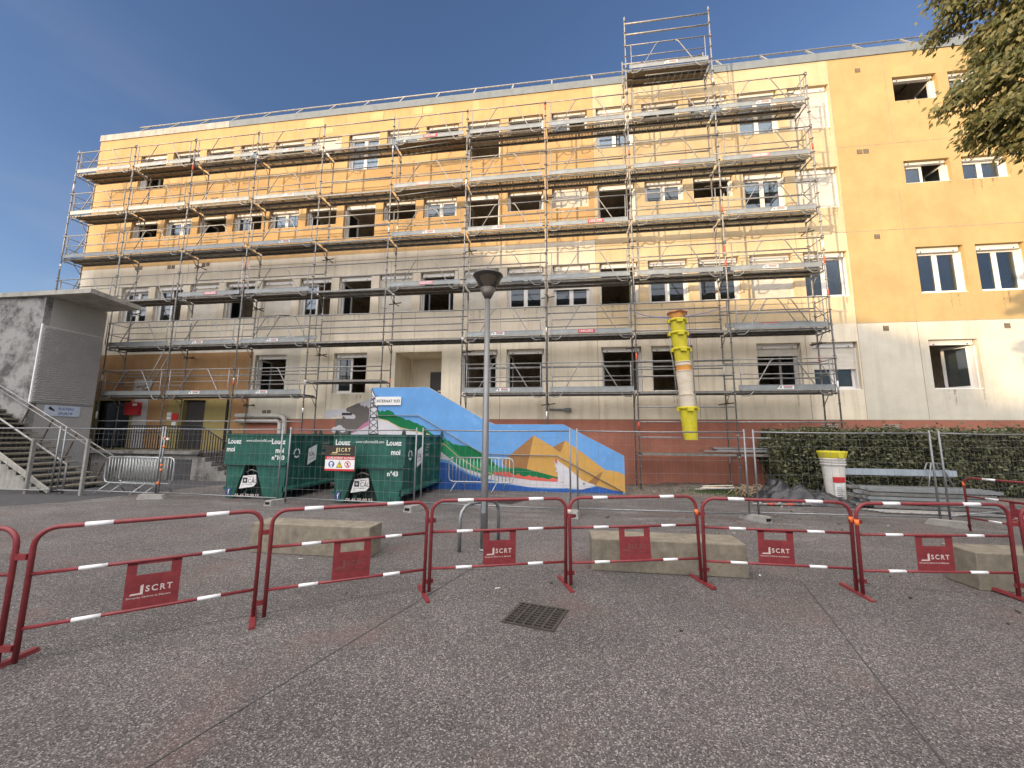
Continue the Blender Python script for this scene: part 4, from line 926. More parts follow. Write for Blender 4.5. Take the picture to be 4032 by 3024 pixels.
    mb = MB(); mb.face([(b1 + .01, .78, .85), (b1 + .01, 1.15, .98), (b1 + .01, 1.17, 1.42), (b1 + .01, .80, 1.30)]); l2 = mb.build("logo_plate", m_paper, t)
    text("CAL", .16, k_dark, l2, (b1 + .014, .83, 1.10), rot=(R(90), 0, R(90)), xs=.85); mb = MB(); mb.face([(b1 + .013, .80, 1.1), (b1 + .013, .9, 1.13), (b1 + .013, .9, 1.3), (b1 + .013, .8, 1.27)]) 
    text("LOC * TP * BENNES", .03, k_dark, l2, (b1 + .014, .83, .98), rot=(R(90), R(-15), R(90)))
    for i_, (s_, z_) in enumerate((("www.calbennes06", 1.42), ("LOCATION", 1.34), ("BENNES", 1.27), ("06.46.30", 1.12))):
        text(s_, .055 if i_ < 3 else .085, m_letter, t, (b1 + .002, 1.42, z_), rot=(R(90), 0, R(90)), xs=.85)
    return t
skip(12.52, -4.75, 1.85, "103", "left green skip numbered 103 lettered Louez moi twice", 0)
skip(15.74, -4.9, 1.92, "43", "right green skip numbered 43 in front of the mural stair", 1)

# ------------------------------------------------------------------ mesh fence
def fence(p, q, label, h=1.86):
    p = Vector((*p, 0)); q = Vector((*q, 0)); L = (q - p).length; a = math.atan2(q.y - p.y, q.x - p.x)
    t = thing("mesh_fence_panel", label, "fence panel", p, a, "temporary mesh fence panels")
    for x in (0, L): MB().tube([(x, 0, .05), (x, 0, h + .03)], .02, 8).build("post", m_fence, t)
    MB().tube([(0, 0, h - .03), (L * .5, 0, h - .045), (L, 0, h - .03)], .016, 8).build("top_tube", m_fence, t); MB().tube([(0, 0, .14), (L, 0, .12)], .016, 8).build("bottom_tube", m_fence, t)
    mb = MB(); n = int(L / .15); rr = random.Random(int(L * 977))
    for i in range(1, n):
        x = L * i / n; mb.tube([(x, 0, .13), (x + rr.uniform(-.01, .01), rr.uniform(-.01, .01), h * .5), (x, 0, h - .03)], .0022, 3, 0, False)
    for z in (.36, .62, .92, 1.22, 1.52, 1.68): mb.tube([(0, 0, z), (L * .25, .0, z + rr.uniform(-.012, .012)), (L * .6, 0, z + rr.uniform(-.015, .015)), (L, 0, z)], .0025, 3, 0, False)
    mb.build("wire_mesh", m_fence, t); return t
FP = [((3.9, -5.35), (7.45, -5.0), "mesh fence panel across the staircase foot at far left"), ((7.62, -4.98), (10.70, -4.92), "mesh fence panel in front of the two stacked grey crowd barriers"),
 ((10.82, -4.95), (14.42, -5.08), "mesh fence panel in front of the left green skip"), ((14.68, -5.12), (18.08, -5.26), "mesh fence panel carrying the black and red warning sign"),
 ((18.22, -5.20), (21.70, -5.27), "mesh fence panel behind the lamp post and crossing the mural"), ((21.86, -5.27), (25.43, -5.14), "mesh fence panel in front of the hanging chute and terracotta wall"),
 ((25.64, -5.08), (29.2, -4.85), "mesh fence panel in front of the black tarp and bucket stack"), ((29.42, -4.80), (32.7, -3.2), "mesh fence panel at far right angled towards the hedge")]
fps = [fence(*f) for f in FP]
MB().tube([(10.80 - 10.82, -.022, .35), (-.02, -.022, .42)], .03, 8).build("tape_band", m_orangepaint, fps[2])
for z in (1.55, 1.32, .82, .7): MB().tube([(.0, 0, z), (0, 0, z + .06)], .027, 8).build("tape_band", m_orangepaint, fps[2])
for (x, y, a, lab) in ((14.55, -5.2, 80, "grey fence foot block in front of the gap between skips"), (18.15, -5.35, 75, "grey fence foot block beside the right skip"), (21.78, -5.38, 82, "grey fence foot block behind the third red barrier"), (25.50, -5.2, 120, "grey fence foot block in front of the red and grey floor tube"), (29.1, -5.1, 125, "grey fence foot block at right in front of the steel profile stack"), (10.85, -5.1, 20, "flat grey fence foot block below the taped fence post")):
    t = thing("fence_foot_block", lab, "foot block", (x, y, 0), R(a), "foot blocks under the mesh fence")
    mb = MB(); mb.hexa([(-.30, -.11, 0), (.30, -.11, 0), (.30, .11, 0), (-.30, .11, 0), (-.27, -.09, .13), (.24, -.09, .10), (.24, .09, .10), (-.27, .09, .13)]); mb.build("block", m_footb, t)
    MB().box(-.305, -.06, .04, -.28, .06, .09).build("grip_hole", m_void, t)
# warning sign
sgn = thing("warning_sign", "black, red and white site access warning sign hung on the mesh fence", "sign", (15.78, -5.26, .84), R(-1.5))
MB().box(0, -.012, 0, .78, 0, .60).build("board", m_paper, sgn)
MB().box(0, -.014, .345, .78, -.0125, .602).build("black_field", m_blacksign, sgn); mb = MB(); mb.box(0, -.016, .27, .78, -.0125, .344); mb.box(0, -.016, 0, .78, -.0125, .045); mb.build("red_field", m_redsign, sgn)
def logo(parent, m, x, y, z, s):     # L-shaped mark
    mb = MB(); mb.prism([(x, z), (x + .20 * s, z + .005 * s), (x + .20 * s, z + .19 * s), (x + .155 * s, z + .17 * s), (x + .155 * s, z + .035 * s), (x + .02 * s, z + .032 * s)], y - .001, y); return mb.build("logo_mark", m, parent)
logo(sgn, m_gold, .17, -.0155, .42, .72); text("SCRT", .125, m_gold, sgn, (.335, -.016, .46), spacing=1.35, xs=.9, bold=.002); text("Entreprise G\u00e9n\u00e9rale du B\u00e2timent", .042, m_gold, sgn, (.14, -.016, .385), xs=.92)
text("ACC\u00c8S INTERDIT AU PUBLIC", .062, m_paper, sgn, (.045, -.0175, .287), xs=.92, bold=.0012)
AX = Matrix.Rotation(R(90), 3, 'X')
def disc(parent, name, m, x, z, r0, r1, y): MB().lathe([(r0, 0), (r1, 0)], (x, y, z), 24, 0, AX).build(name, m, parent)
disc(sgn, "helmet_symbol", m_blue, .17, .155, 0.0001, .078, -.0135); mb = MB(); mb.prism([(.13, .15), (.132, .185), (.15, .205), (.19, .205), (.208, .185), (.21, .15)], -.0155, -.0145); mb.prism([(.14, .143), (.2, .143), (.195, .10), (.17, .085), (.145, .10)], -.0155, -.0145); mb.build("helmet_symbol", m_paper, sgn)
mb = MB(); mb.prism([(.30, .075), (.47, .075), (.385, .235)], -.0142, -.0132, 1); mb.prism([(.325, .09), (.445, .09), (.385, .205)], -.0155, -.0145, 0); mb.box(.378, -.0175, .125, .392, -.016, .18, 1); mb.box(.378, -.0175, .10, .392, -.016, .114, 1); mb.build("hazard_symbol", [m_ylw, m_black], sgn)
disc(sgn, "no_entry_symbol", m_redsign, .60, .155, .064, .08, -.0140)
mb = MB(); mb.obox((.6, -.015, .155), (.048, 0, -.048), (0, .0005, 0), (.006, 0, .006), 1); mb.prism([(.585, .17), (.60, .205), (.615, .19), (.625, .16), (.61, .15), (.63, .105), (.615, .105), (.6, .14), (.58, .105), (.565, .105), (.59, .15)], -.0138, -.0132, 0); mb.build("no_entry_symbol", [m_black, m_redsign], sgn)

# ------------------------------------------------------------------ grey crowd barriers
m_crowd = mat("bright_galvanised_tube", (0.42, 0.44, 0.44), rough=.4, metal=.5, var=.2, scale=8)
def crowd(p, a, label, feetdy=.28):
    t = thing("crowd_barrier", label, "crowd barrier", (*p, 0), R(a), "grey crowd barriers")
    mb = MB(); w = 2.0; c = .14; zt, zb = 1.02, .30
    pts = [(c, 0, zt), (w - c, 0, zt), (w - .04, 0, zt - .04), (w, 0, zt - c), (w, 0, zb + c), (w - .04, 0, zb + .04), (w - c, 0, zb), (c, 0, zb), (.04, 0, zb + .04), (0, 0, zb + c), (0, 0, zt - c), (.04, 0, zt - .04), (c, 0, zt)]
    mb.tube(pts, .019, 8); mb.build("frame", m_crowd, t)
    for i in range(17): 
        x = .12 + i * (w - .24) / 16; MB().tube([(x, 0, zb), (x, 0, zt)], .011, 6).build("bar", m_crowd, t)
    for x in (.25, w - .5):
        MB().tube([(x, 0, zb), (x - .12, -feetdy, .03)], .016, 6).build("foot", m_crowd, t); MB().tube([(x + .25, 0, zb), (x + .15, feetdy, .03)], .016, 6).build("foot", m_crowd, t)
    return t
crowd((8.45, -4.5), -4, "front grey crowd barrier of two leaning together beside the staircase")
crowd((8.7, -4.32), -5, "rear grey crowd barrier of two leaning together beside the staircase")
cb = crowd((18.05, -2.45), 1, "grey crowd barrier standing against the mural beside the right skip")

# ------------------------------------------------------------------ red and white barriers
BW = 1.5
def barrier_parts(t):
    mb = MB(); r_ = .0185; c = .13; zt = 1.0
    pts = [(0, 0, .03), (0, 0, zt - c)] + [(c - c * math.cos(a), 0, zt - c + c * math.sin(a)) for a in [R(q * 15) for q in range(1, 6)]] + [(c, 0, zt), (BW - c, 0, zt)] + [(BW - c + c * math.sin(a), 0, zt - c + c * math.cos(a)) for a in [R(q * 15) for q in range(1, 6)]] + [(BW, 0, zt - c), (BW, 0, .03)]
    mb.tube(pts, r_, 10); mb.build("frame", m_barred, t)
    for z in (.66, .27): MB().tube([(0, 0, z), (BW, 0, z)], .0145, 8).build("rail", m_barred, t)
    for z, rr in ((1.0, .0198), (.66, .0158), (.27, .0158)):
        for x in (.27, 1.06): MB().tube([(x, 0, z), (x + .17, 0, z)], rr, 10).build("reflective_band", m_barwhite, t)
    # plate with a hand hole and cut-out lettering
    mb = MB(); x0, x1 = .56, .92; y0, y1 = -.004, 0.0
    mb.box(x0, y0, .27, x1, y1, .545).box(x0, y0, .545, x0 + .065, y1, .65).box(x1 - .07, y0, .545, x1, y1, .65).box(x0, y0, .63, x1, y1, .655)
    pl = mb.build("company_plate", m_barred, t)
    logo(pl, m_letter, x0 + .035, -.0052, .385, .43); text("SCRT", .068, m_letter, pl, (x0 + .135, -.0055, .405), spacing=1.35, xs=.9, bold=.0015)
    text("Entreprise G\u00e9n\u00e9rale du B\u00e2timent", .0215, m_letter, pl, (x0 + .018, -.0055, .358), xs=1.0)
    for z in (.79, .14): MB().box(BW - .02, -.012, z - .022, BW + .1, .012, z + .022).build("link_bracket", m_barred, t)
    mb = MB(); mb.hexa([(BW - .03, -.24, 0), (BW + .03, -.24, 0), (BW + .03, .24, 0), (BW - .03, .24, 0), (BW - .02, -.24, .03), (BW + .02, -.24, .03), (BW + .02, .24, .03), (BW - .02, .24, .03)]); mb.build("foot", m_barred, t)
b0 = thing("site_barrier", "red site barrier cropped by the left edge, nearest the camera", "barrier", (15.87, -11.76, 0), 0, "red and white site barriers")
barrier_parts(b0)
def place(o, p, q):
    p = Vector(p); q = Vector(q); d = q - p; o.location = (p.x, p.y, 0); o.rotation_euler = (0, 0, math.atan2(d.y, d.x)); s = d.length / BW; o.scale = (s, 1, 1)
place(b0, (15.88, -11.70), (17.38, -11.52))
BL = [((17.49, -11.49), (18.63, -10.55), "large red barrier at left whose plate shows the widest lettering, over bare paving"), ((18.75, -10.56), (20.02, -9.77), "red barrier in front of the left concrete block"), ((20.08, -9.77), (21.57, -9.26), "red barrier in front of the lamp post and bike hoop"),
 ((21.63, -9.35), (23.19, -8.94), "red barrier whose plate overlaps the middle concrete block"), ((23.21, -9.01), (24.82, -9.01), "red barrier between the middle and the right concrete blocks, orange tape on its right post"), ((24.83, -9.09), (26.46, -8.94), "red barrier in front of the right concrete block"),
 ((26.56, -8.98), (28.0, -9.5), "red barrier cropped by the right edge of the front row"), ((29.0, -5.65), (29.45, -7.08), "red barrier standing apart behind the front row at far right")]
bs = []
for p, q, lab in BL:
    c = clone(b0); c['label'] = lab; place(c, p, q); bs.append(c)
rl = random.Random(5)
m_dim = mat("cut_out_dark_lettering", (0.16, 0.06, 0.055), rough=.7)
for n_, c in enumerate(bs):
    c.rotation_euler.x = R(rl.uniform(-2.2, 2.2)); c.rotation_euler.y = R(rl.uniform(-.5, .5))
    if n_ in (1, 3):
        for pl in c.children:
            if pl.name.startswith("company_plate"):
                for lt in pl.children:
                    lt.data = lt.data.copy(); lt.data.materials.clear(); lt.data.materials.append(m_dim)
def taped(o, x, z, h=.065, m=m_orangepaint): MB().tube([(x, 0, z), (x, 0, z + h)], .0205, 10).build("tape_band", m, o)
taped(bs[3], BW, .78); taped(bs[4], BW, .78); taped(bs[5], 0, .76); taped(bs[3], 0, .82, .05, m_letter); taped(bs[7], 0, .85, .07)

# ------------------------------------------------------------------ concrete blocks, hoop, lamp, drains
def cblock(bot, top, label):
    mb = MB(); b = [(x, y, 0) for x, y in bot]; t_ = [(x, y, z) for x, y, z in top]; 
    pts = b + t_; mb.hexa(pts)
    o = mb.build("concrete_block", m_block); tag(o, label, "concrete block", "cast concrete blocks"); 
    bv = o.modifiers.new("bevel", 'BEVEL'); bv.width = .012; bv.segments = 2; return o
def cb2(x0, x1, y0, y1, h, lab): cblock([(x0, y0), (x1, y0), (x1, y1), (x0, y1)], [(x0 + .005, y0, h), (x1 - .005, y0, h), (x1, y1, h + .005), (x0, y1, h)], lab)
cb2(16.96, 18.83, -8.75, -8.38, .42, "long concrete block at left behind the second red barrier")
cb2(21.91, 23.82, -8.73, -8.27, .40, "long concrete block in the middle behind the fourth red barrier")
cb2(26.30, 28.2, -8.72, -8.30, .42, "concrete block at right cut off by the picture edge")
hp = thing("bike_hoop", "bent galvanised steel bike hoop standing around the lamp post foot", "bike hoop", (20.0, -8.24, 0), R(57))
mb = MB(); mb.tube([(0, 0, 0), (0, 0, .48), (.03, 0, .57), (.1, 0, .64), (.2, 0, .67), (.66, 0, .67), (.76, 0, .64), (.83, 0, .57), (.86, 0, .48), (.86, 0, 0)], .028, 12); mb.build("hoop", m_fence, hp)
lp = thing("street_lamp", "grey street lamp with upturned glass cone head in front of the facade", "street lamp", (20.34, -8.09, 0))
MB().tube([(0, 0, 0), (0, 0, 1.0), (0, 0, 4.0)], [.057, .055, .042], 20).lathe([(.057, 0), (.09, .0), (.09, .02), (.06, .03)], (0, 0, 0), 20).build("pole", m_pole, lp)
MB().box(-.03, -.062, .55, .03, -.05, .75).build("service_hatch", m_coping, lp)
MB().lathe([(.045, 3.97), (.05, 3.97), (.135, 4.14), (.128, 4.14)], (0, 0, 0), 28).build("lamp_cone", m_lampcone, lp)
MB().lathe([(.132, 4.14), (.245, 4.37)], (0, 0, 0), 36).build("glass_shade", m_lampglass, lp)
MB().lathe([(.001, 4.40), (.2, 4.39), (.25, 4.375), (.25, 4.36), (.22, 4.355), (.001, 4.35)], (0, 0, 0), 36).build("lamp_lid", m_pole, lp)
MB().lathe([(.001, 4.17), (.075, 4.175), (.075, 4.19), (.03, 4.20), (.1, 4.25), (.14, 4.35)], (0, 0, 0), 24).build("reflector", m_pvc, lp)
def drain(c, ux, uy, label, nx, ny):
    t = thing("drain_grate", label, "drain grate", (*c, 0)); mb = MB(); ux = Vector((*ux, 0)); uy = Vector((*uy, 0)); o = -(ux + uy) / 2
    def cell(a, b, c_, d, z0, z1, B): 
        P = [o + ux * a + uy * c_, o + ux * b + uy * c_, o + ux * b + uy * d, o + ux * a + uy * d]; B.hexa([p + Vector((0, 0, z0)) for p in P] + [p + Vector((0, 0, z1)) for p in P])
    v = MB(); cell(.02, .98, .02, .98, .001, .003, v); v.build("sump", m_void, t)
    for (a, b, c_, d) in ((0, 1, 0, .05), (0, 1, .95, 1), (0, .05, .05, .95), (.95, 1, .05, .95)): cell(a, b, c_, d, .001, .012, mb)
    mb.build("rim", m_grate, t); mb = MB()
    for i in range(1, ny): y = .05 + .9 * i / ny; cell(.05, .95, y - .014, y + .014, .0035, .012, mb)
    for i in range(1, nx): x = .05 + .9 * i / nx; cell(x - .022, x + .022, .05, .95, .004, .0135, mb)
    for i in range(ny):
        for j in range(nx): x = .05 + .9 * (j + .5) / nx; y = .05 + .9 * i / ny; cell(x - .02, x + .02, y + .01, y + .04, .004, .0125, mb)
    mb.build("grate_bars", m_grate, t)
drain((21.28, -10.10), (.49, -.11), (-.14, -.45), "square cast iron drain grate in the paving near the camera", 5, 9)
drain((20.0, -3.85), (.75, -.2), (-.3, -.6), "distant drain grate in the paving in front of the mural", 9, 3)

# ------------------------------------------------------------------ site materials on the right
def leafbox(name, parent, m, x0, x1, y0, y1, z0, z1, n, size, seed, surf=.12):
    r = random.Random(seed); mb = MB()
    for _ in range(n):
        side = r.random()
        bump = .07 * math.sin(3.1 * r.random())
        x = r.uniform(x0, x1); z = z0 + (z1 - z0) * (r.random() ** .85)
        wob = .07 * math.sin(x * 2.3) + .06 * math.sin(x * 5.1 + z * 3) + .05 * math.sin(x * 11 - z * 7)
        if side < .62: y = y0 + wob + r.uniform(-.06, surf)
        elif side < .85: y = r.uniform(y0, y1); z = z1 + .05 * math.sin(x * 3.7) + r.uniform(-.1, .07) + (r.random() < .05) * r.uniform(0, .22)
        else: x = x0 + r.uniform(-.08, .12) + .08 * math.sin(z * 4); y = r.uniform(y0, y1)
        if x < x0 + .25 and z < z0 + .9: x += .4 * (1 - (z - z0) / .9) * r.random()
        c = Vector((x, y, z)); a = Vector((r.gauss(0, 1), r.gauss(0, 1), r.gauss(0, .7))).normalized(); b = a.cross(Vector((r.gauss(0, 1), r.gauss(0, 1), r.gauss(0, 1)))).normalized()
        s = size * r.uniform(.6, 1.3); mb.face([c - a * s, c + b * s * .5, c + a * s, c - b * s * .5])
    return mb.build(name, m, parent)
hd = thing("hedge", "clipped dark green hedge at right in front of the building", "hedge", (0, 0, 0))
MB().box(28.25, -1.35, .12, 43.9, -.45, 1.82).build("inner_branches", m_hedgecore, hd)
leafbox("foliage", hd, m_hedge, 28.0, 44, -1.5, -.35, .15, 1.92, 36000, .052, 5)

tp = tag(None or thing("debris_tarpaulin", "crumpled black tarpaulin lying on the ground beside the bucket stack", "tarpaulin", (27.75, -2.5, 0)), "crumpled black tarpaulin lying on the ground beside the bucket stack", "tarpaulin")
from mathutils import noise as mnoise
mb = MB(); nx, ny = 46, 30; ID = {}
for i in range(nx + 1):
    for j in range(ny + 1):
        u, v = i / nx * 2 - 1, j / ny * 2 - 1; rr = math.sqrt(u * u + v * v)
        x = u * 1.15 + .1 * mnoise.noise(Vector((v * 3, 1, u))); y = v * .75 + .15 * mnoise.noise(Vector((u * 3, 7, v)))
        rid = abs(mnoise.noise(Vector((u * 1.5 + v, v * 1.6, 3.3)))); rid2 = abs(mnoise.noise(Vector((u * 3.4 - v, v * 3.8, 8.3))))
        e = max(0, 1 - max(abs(u), abs(v)) ** 4)
        z = .012 + e * (.42 * (1 - rid * 3.0) * max(.2, 1 - abs(u + .3)) + .14 * (1 - 3 * rid2) + .10)
        ID[i, j] = len(mb.v); mb.v.append((x, y, max(.012, z)))
for i in range(nx):
    for j in range(ny): mb.f.append((ID[i, j], ID[i + 1, j], ID[i + 1, j + 1], ID[i, j + 1])); mb.mi.append(0); mb.sm.append(True)
mb.build("sheet", m_tarp, tp)

tg = thing("branch_heap", "heap of dry tan roots and branches lying left of the black tarp", "branch heap", (27.0, -1.95, 0)); tg_r = random.Random(4); mb = MB()
for q in range(85):
    a = tg_r.uniform(0, 6.28); L = tg_r.uniform(.35, .95); h = tg_r.uniform(.08, .36); x0 = tg_r.gauss(0, .22); y0 = tg_r.gauss(0, .15)
    pts = [(x0 + math.cos(a) * L * (t - .5) + tg_r.uniform(-.05, .05), y0 + math.sin(a) * L * .6 * (t - .5) + tg_r.uniform(-.04, .04), .03 + h * math.sin(math.pi * t) * .9) for t in (0, .25, .5, .75, 1)]
    mb.tube(pts, tg_r.uniform(.008, .018), 5)
mb.build("branches", m_twig, tg)
wt = thing("white_pole_pile", "loose pile of whitish poles lying in the weeds beside the scaffold foot", "pole pile", (26.3, -1.35, 0)); 
for q in range(8):
    a = R(tg_r.uniform(-28, 14)); L = tg_r.uniform(.7, 1.5); x0 = tg_r.uniform(-.35, .25); y0 = tg_r.uniform(-.4, .2); z = .12 + q * .018
    MB().tube([(x0 - L / 2 * math.cos(a), y0 - L / 2 * math.sin(a), z), (x0 + L / 2 * math.cos(a), y0 + L / 2 * math.sin(a), z + .03)], .02, 6).build("pole", m_whitechute if q % 3 else m_fence, wt)
mb = MB(); rr = random.Random(8)
for _ in range(1400):
    x = 26.4 + rr.gauss(0, .6); y = -1.6 + rr.gauss(0, .28); h = rr.uniform(.05, .16); d = Vector((rr.uniform(-.05, .05), rr.uniform(-.05, .05), h)); b = Vector((x, y, .06)); mb.face([b, b + Vector((.012, 0, 0)), b + d])
wd = mb.build("weeds", leaf_mat("weed_green", (.03, .07, .015), (.08, .14, .03))); struct(wd, 'stuff')
mb = MB()
for _ in range(900):
    x = rr.uniform(23.5, 28.0) if rr.random() < .55 else rr.uniform(20.2, 30); y = -1.9 + rr.gauss(0, .45) if rr.random() < .7 else rr.uniform(-6.5, -2); s = rr.uniform(.006, .02) * (1 if rr.random() < .93 else 2); 
    if x < 23.5: y = min(y, -2.15)
    if y > -.05: continue
    z = .08 if y > -2.1 and x > 23.6 else .006; c = Vector((x, y, z + s * .3)); a = Vector((rr.uniform(-1, 1), rr.uniform(-1, 1), rr.uniform(-.3, .3))).normalized() * s; b = Vector((-a.y, a.x, rr.uniform(-.3, .3) * s)) * rr.uniform(.4, 1); mb.hexa([c - a - b, c + a - b, c + a + b, c - a + b] + [p + Vector((0, 0, s * rr.uniform(.2, .8))) for p in (c - a - b, c + a - b, c + a + b, c - a + b)], 0 if rr.random() < .6 else 1)
struct(mb.build("rubble_bits", [m_block, m_soil]), 'stuff')
mb = MB()
for (x, y, s) in ((21.4, -9.25, .015), (25.3, -9.1, .018), (25.6, -8.4, .014), (25.15, -8.7, .016), (24.6, -8.2, .015), (26.1, -9.3, .02), (20.6, -9.3, .012), (25.7, -9.6, .015), (19.2, -9.9, .015), (22.6, -10.2, .015)):
    for q in range(3): 
        c = Vector((x + rr.uniform(-s, s), y + rr.uniform(-s, s), .008)); mb.lathe([(s * .5, 0), (s * .55, s * .25), (s * .2, s * .5), (.001, s * .52)], c, 7)
struct(mb.build("litter_crumbs", m_hedgecore), 'stuff')
mb = MB(); 
for (x, y, a) in ((20.8, -9.5, .4), (24.0, -8.6, 1.2), (26.0, -8.2, .1), (18.4, -9.9, 1), (17.9, -8.9, .3), (22.6, -7.2, .9), (24.6, -6.4, .1), (23.4, -6.9, 1.3), (27.9, -5.3, .6), (26.8, -6.0, .2)):
    c = Vector((x, y, .008)); u = Vector((math.cos(a), math.sin(a), 0)) * .03; v = Vector((-u.y, u.x, 0)) * .35; mb.face([c - u - v, c + u - v * .5, c + u + v, c - u + v])
struct(mb.build("paper_scraps", m_paper), 'stuff')

bk = thing("bucket_stack", "upright stack of white rubble buckets with yellow top rim beside the tarp", "bucket stack", (28.95, -2.2, 0))
mb = MB(); mb.lathe([(.20, .0), (.26, 1.0)], (0, 0, 0), 24); mb.build("bucket_body", mat("scuffed_white_bucket", (.68, .66, .60), rough=.5, var=.1, spots=(6, .62, .7, .6, (.25, .22, .18))), bk)
for i, z in enumerate((1.0, 1.07, 1.14)): MB().lathe([(.262, z - .06), (.295, z - .01), (.30, z), (.285, z + .01)], (0, 0, 0), 24).build("bucket_rim", m_pvc, bk)
MB().lathe([(.30, 1.16), (.335, 1.30), (.34, 1.34), (.32, 1.345), (.30, 1.3)], (0, 0, 0), 24).box(-.06, -.36, 1.17, .06, -.29, 1.27).build("yellow_rim", m_rubbery, bk)
MB().box(-.18, -.262, .52, .10, -.225, .66).build("red_label", m_redsign, bk); mb = MB(); mb.box(-.16, -.255, .08, .10, -.21, .50, 0)
for q in range(6): mb.box(-.12, -.257, .12 + q * .05, .05 - (q % 3) * .03, -.2555, .135 + q * .05, 1)
mb.build("paper_label", [m_paper, m_pole], bk)
# steel profile stack
r = random.Random(2); lay = 0
for lv_ in range(5):
    for q in range(3):
        x0 = 28.6 + r.uniform(-.1, .15) + lv_ * .03 + .25; x1 = x0 + 2.55 + r.uniform(-.1, .1); y = -3.45 + q * .26 + lv_ * .03; z = .05 + lv_ * .092
        mb = MB(); L = x1 - x0; mb.box(0, 0, 0, L, .22, .012).box(0, 0, .012, L, .012, .075).box(0, .208, .012, L, .22, .075)
        o = mb.build("steel_deck_plank", m_toe if (q + lv_) % 3 else m_steel2, None, (x0, y, z)); o.rotation_euler = (0, 0, R(-4 + r.uniform(-1, 1)))
        tag(o, ("bottom", "second", "middle", "fourth", "top")[lv_] + " layer, " + ("front", "centre", "rear")[q] + " galvanised scaffold plank of the low stack before the hedge", "scaffold plank", "stacked scaffold planks")
for q in range(5):
    o = MB().tube([(0, 0, 0), (2.5, -.12, 0)], .024, 8).build("scaffold_tube", m_steel, None, (28.6 + q * .06, -3.62 - q * .075, .03)); tag(o, ("first", "second", "third", "fourth", "fifth")[q] + " loose scaffold tube on the ground, counted outwards from the plank stack", "scaffold tube", "loose scaffold tubes")
ft = thing("banded_scaffold_tube", "single grey tube with red bands and couplers lying before the tarp", "scaffold tube", (26.27, -3.38, .045), R(5))
MB().tube([(0, 0, 0), (1.45, 0, 0)], .024, 8).build("tube", m_steel, ft)
for x in (.35, .82): MB().tube([(x, 0, 0), (x + .2, 0, 0)], .0265, 8).build("red_band", m_redpaint, ft)
for x in (.2, .68, 1.25): MB().tube([(x, 0, -.03), (x, 0, .05)], .035, 8).build("coupler", m_steel, ft)
trs = thing("trestle", "grey metal trestle standing behind the plank stack before the hedge", "trestle", (31.5, -2.1, 0))
for s in (-1, 1):
    MB().tube([(-.42, s * .18, 0), (-.12, s * .06, 1.05), (.1, s * .06, 1.05), (.42, s * .18, 0)], .018, 8).build("leg_frame", m_fence, trs)
MB().tube([(-.35, -.15, .30), (.35, -.15, .30)], .014, 6).build("crossbar", m_fence, trs)
tr2 = thing("trestle", "trestle mostly hidden behind the white bucket stack", "trestle", (29.25, -1.85, 0)); MB().tube([(-.1, .1, .72), (.55, -.1, .3), (.7, -.1, .0)], .016, 6).tube([(-.5, 0, 0), (-.2, 0, .8)], .016, 6).build("leg_frame", m_fence, tr2)
bm_ = MB().box(0, -.1, 0, 2.9, .1, .014).box(0, -.1, .014, 2.9, -.086, .16).box(0, .086, .014, 2.9, .1, .16).build("steel_beam", mat("pale_blue_steel", (.42, .48, .54), rough=.4, metal=.4), None, (29.1, -1.95, .70)); bm_.rotation_euler = (0, 0, R(-1.5))
tag(bm_, "pale blue steel channel beam resting on the trestles before the hedge", "steel beam")

# ------------------------------------------------------------------ tree at the upper right
tree = thing("street_tree", "leafy tree with drooping branches reaching in from the upper right edge", "tree", (28.9, -11.7, 0))
def limb(mb, a, b, r0, r1, sag=.2, n=7):
    a = Vector(a); b = Vector(b); pts = []; rs = []
    for i in range(n):
        t = i / (n - 1); p = a.lerp(b, t); p.z += math.sin(math.pi * t) * sag; pts.append(p); rs.append(r0 + (r1 - r0) * t)
    mb.tube(pts, rs, 7); return pts
mb = MB(); mb.tube([(0, 0, 0), (.03, .02, 1.5), (-.03, .05, 3.2), (-.1, .12, 5), (-.1, .2, 7.5), (0, .3, 10.5)], [.24, .19, .17, .14, .10, .03], 12); mb.build("trunk", m_bark, tree)
rt = random.Random(21); wood = MB(); lf = MB()
def spray(tip, base, n, spread, sz=.05):
    pts = limb(wood, base, tip, .03, .004, .15)
    for i in range(n):
        t = rt.uniform(.25, 1.03) ** .8; k = min(5.999, t * 6); p = pts[int(k)].lerp(pts[min(6, int(k) + 1)], k - int(k))
        sp = spread * (1.15 - t * .65); off = Vector((rt.gauss(0, sp), rt.gauss(0, sp), rt.gauss(0, sp * .55) - abs(rt.gauss(0, .05)))); c = p + off
        d = (Vector(tip) - Vector(base)).normalized() * .6 + Vector((rt.gauss(0, .5), rt.gauss(0, .5), -.75 + rt.gauss(0, .3))); d.normalize()
        w = d.cross(Vector((rt.gauss(0, 1), rt.gauss(0, 1), rt.gauss(0, 1)))).normalized(); s = sz * rt.uniform(.7, 1.3)
        lf.face([c, c + d * s * .5 + w * s * .28, c + d * s * 1.25, c + d * s * .5 - w * s * .28])
def WT(p): return Vector(p) - Vector((28.9, -11.7, 0))
tips = []
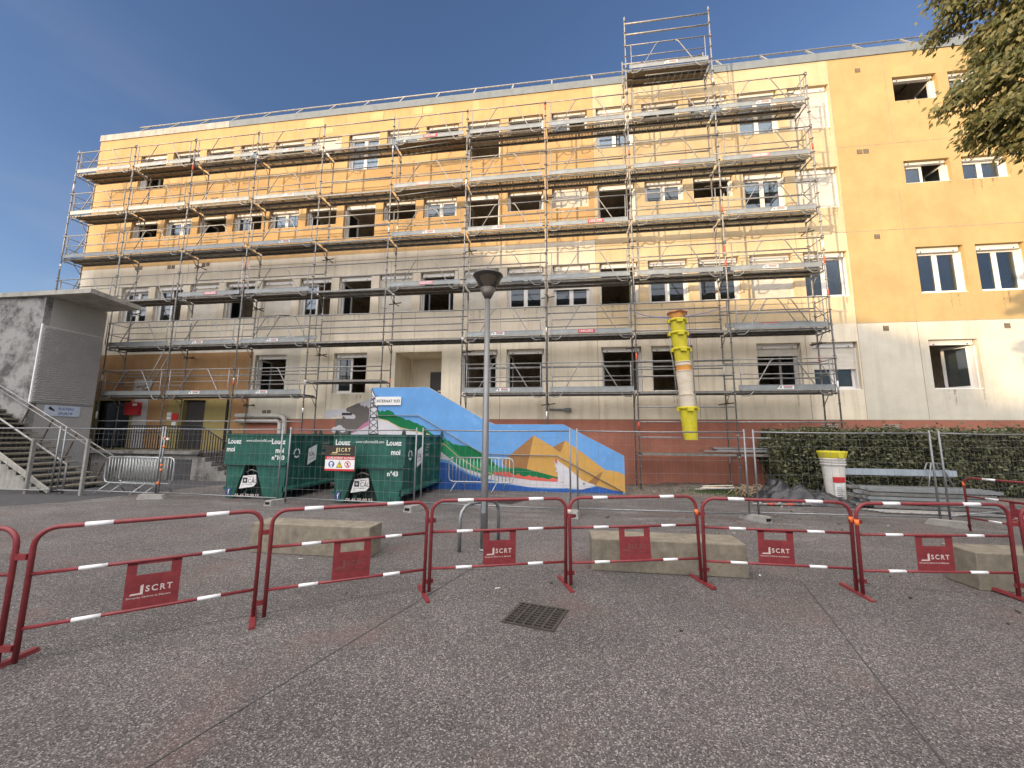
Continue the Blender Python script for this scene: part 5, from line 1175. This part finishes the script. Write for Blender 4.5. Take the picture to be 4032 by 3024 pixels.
# outer edge tips (seen in the picture) and fill behind them
EDGE = [(26.6, -9.0, 7.6), (26.55, -9.0, 7.25), (26.7, -9.05, 6.9), (26.8, -9.1, 6.6), (26.62, -9.0, 6.15), (26.52, -9.0, 5.9), (26.62, -9.05, 5.65), (26.7, -9.15, 5.45), (26.8, -9.25, 5.3), (27.0, -9.3, 5.15), (27.3, -9.5, 5.15), (27.4, -9.6, 4.95), (27.5, -9.7, 4.7), (27.05, -9.1, 7.9), (26.95, -9.0, 8.4), (27.45, -9.65, 4.5), (27.5, -9.7, 4.35)]
for e in EDGE:
    for q in range(3):
        tip = WT(e) + Vector((rt.uniform(-.05, .25), rt.uniform(-.25, .25), rt.uniform(-.1, .1))); base = tip + Vector((rt.uniform(1.1, 1.5), rt.uniform(-.9, -.4), rt.uniform(.1, .5)))
        spray(tip, base, 900, .15, .06)
for q in range(110):
    tip = Vector((rt.uniform(-1.5, .3), rt.uniform(.7, 2.6), rt.uniform(5.2, 9.2))); base = tip + Vector((rt.uniform(.8, 1.3), rt.uniform(-1.2, -.3), rt.uniform(.1, .6)))
    spray(tip, base, 560, .2, .064)
for q in range(40):
    an = rt.uniform(0, 6.28); rad = rt.uniform(1.2, 3.0); tip = Vector((math.cos(an) * rad + .6, math.sin(an) * rad - .4, rt.uniform(5.5, 10.5))); spray(tip, Vector((tip.x * .3, tip.y * .3, tip.z + .3)), 220, .28, .07)
for q in range(16): limb(wood, (-.05, .15, rt.uniform(3.8, 8)), (rt.uniform(-1.6, 1), rt.uniform(-1, 1.8), rt.uniform(5.5, 9.5)), .06, .02, .3)
wood.build("limbs", m_bark, tree); lf.build("crown", m_tree, tree)

# ------------------------------------------------------------------ building behind the camera that shades the yard
SIL = [(-60, 9.42), (17.0, 9.42), (19.5, 8.35), (22, 7.85), (26, 6.6), (29.5, 6.15), (31.5, 5.75), (33.5, 4.9), (34.7, 4.25), (35.0, 3.4), (34.6, 2.95), (38, 2.85), (70, 2.85)]
Dt = 62.0; hx = Vector((math.cos(R(SUN_AZ)), -math.sin(R(SUN_AZ)), 0))     # horizontal axis square to the sun's path
nb = thing("opposite_building", "stepped building across the yard behind the viewer, outside the picture", "building", (0, 0, 0))
base = Vector((0, 0, 0)) - sd * Dt; mb = MB(); pts = []
for (s, z) in SIL:
    P = Vector((s, 0, z)) - sd * (Dt + s * sd.x)      # slide back along the ray onto one upright plane
    pts.append((P - base, P.z))
hor = [(p.dot(hx), z) for p, z in pts]
th = Vector((-sd.x, -sd.y, 0)).normalized() * 8
bot = [Vector((base.x, base.y, 0)) + hx * h for h, z in hor]
for i in range(len(hor) - 1):
    if hor[i + 1][0] <= hor[i][0] + 1e-4: continue
    a, b = bot[i], bot[i + 1]; za, zb = hor[i][1], hor[i + 1][1]
    mb.hexa([a, b, b + th, a + th, a + Vector((0, 0, za)), b + Vector((0, 0, zb)), b + th + Vector((0, 0, za if 0 else zb)), a + th + Vector((0, 0, za))])
mb.build("wall", m_beige, nb)
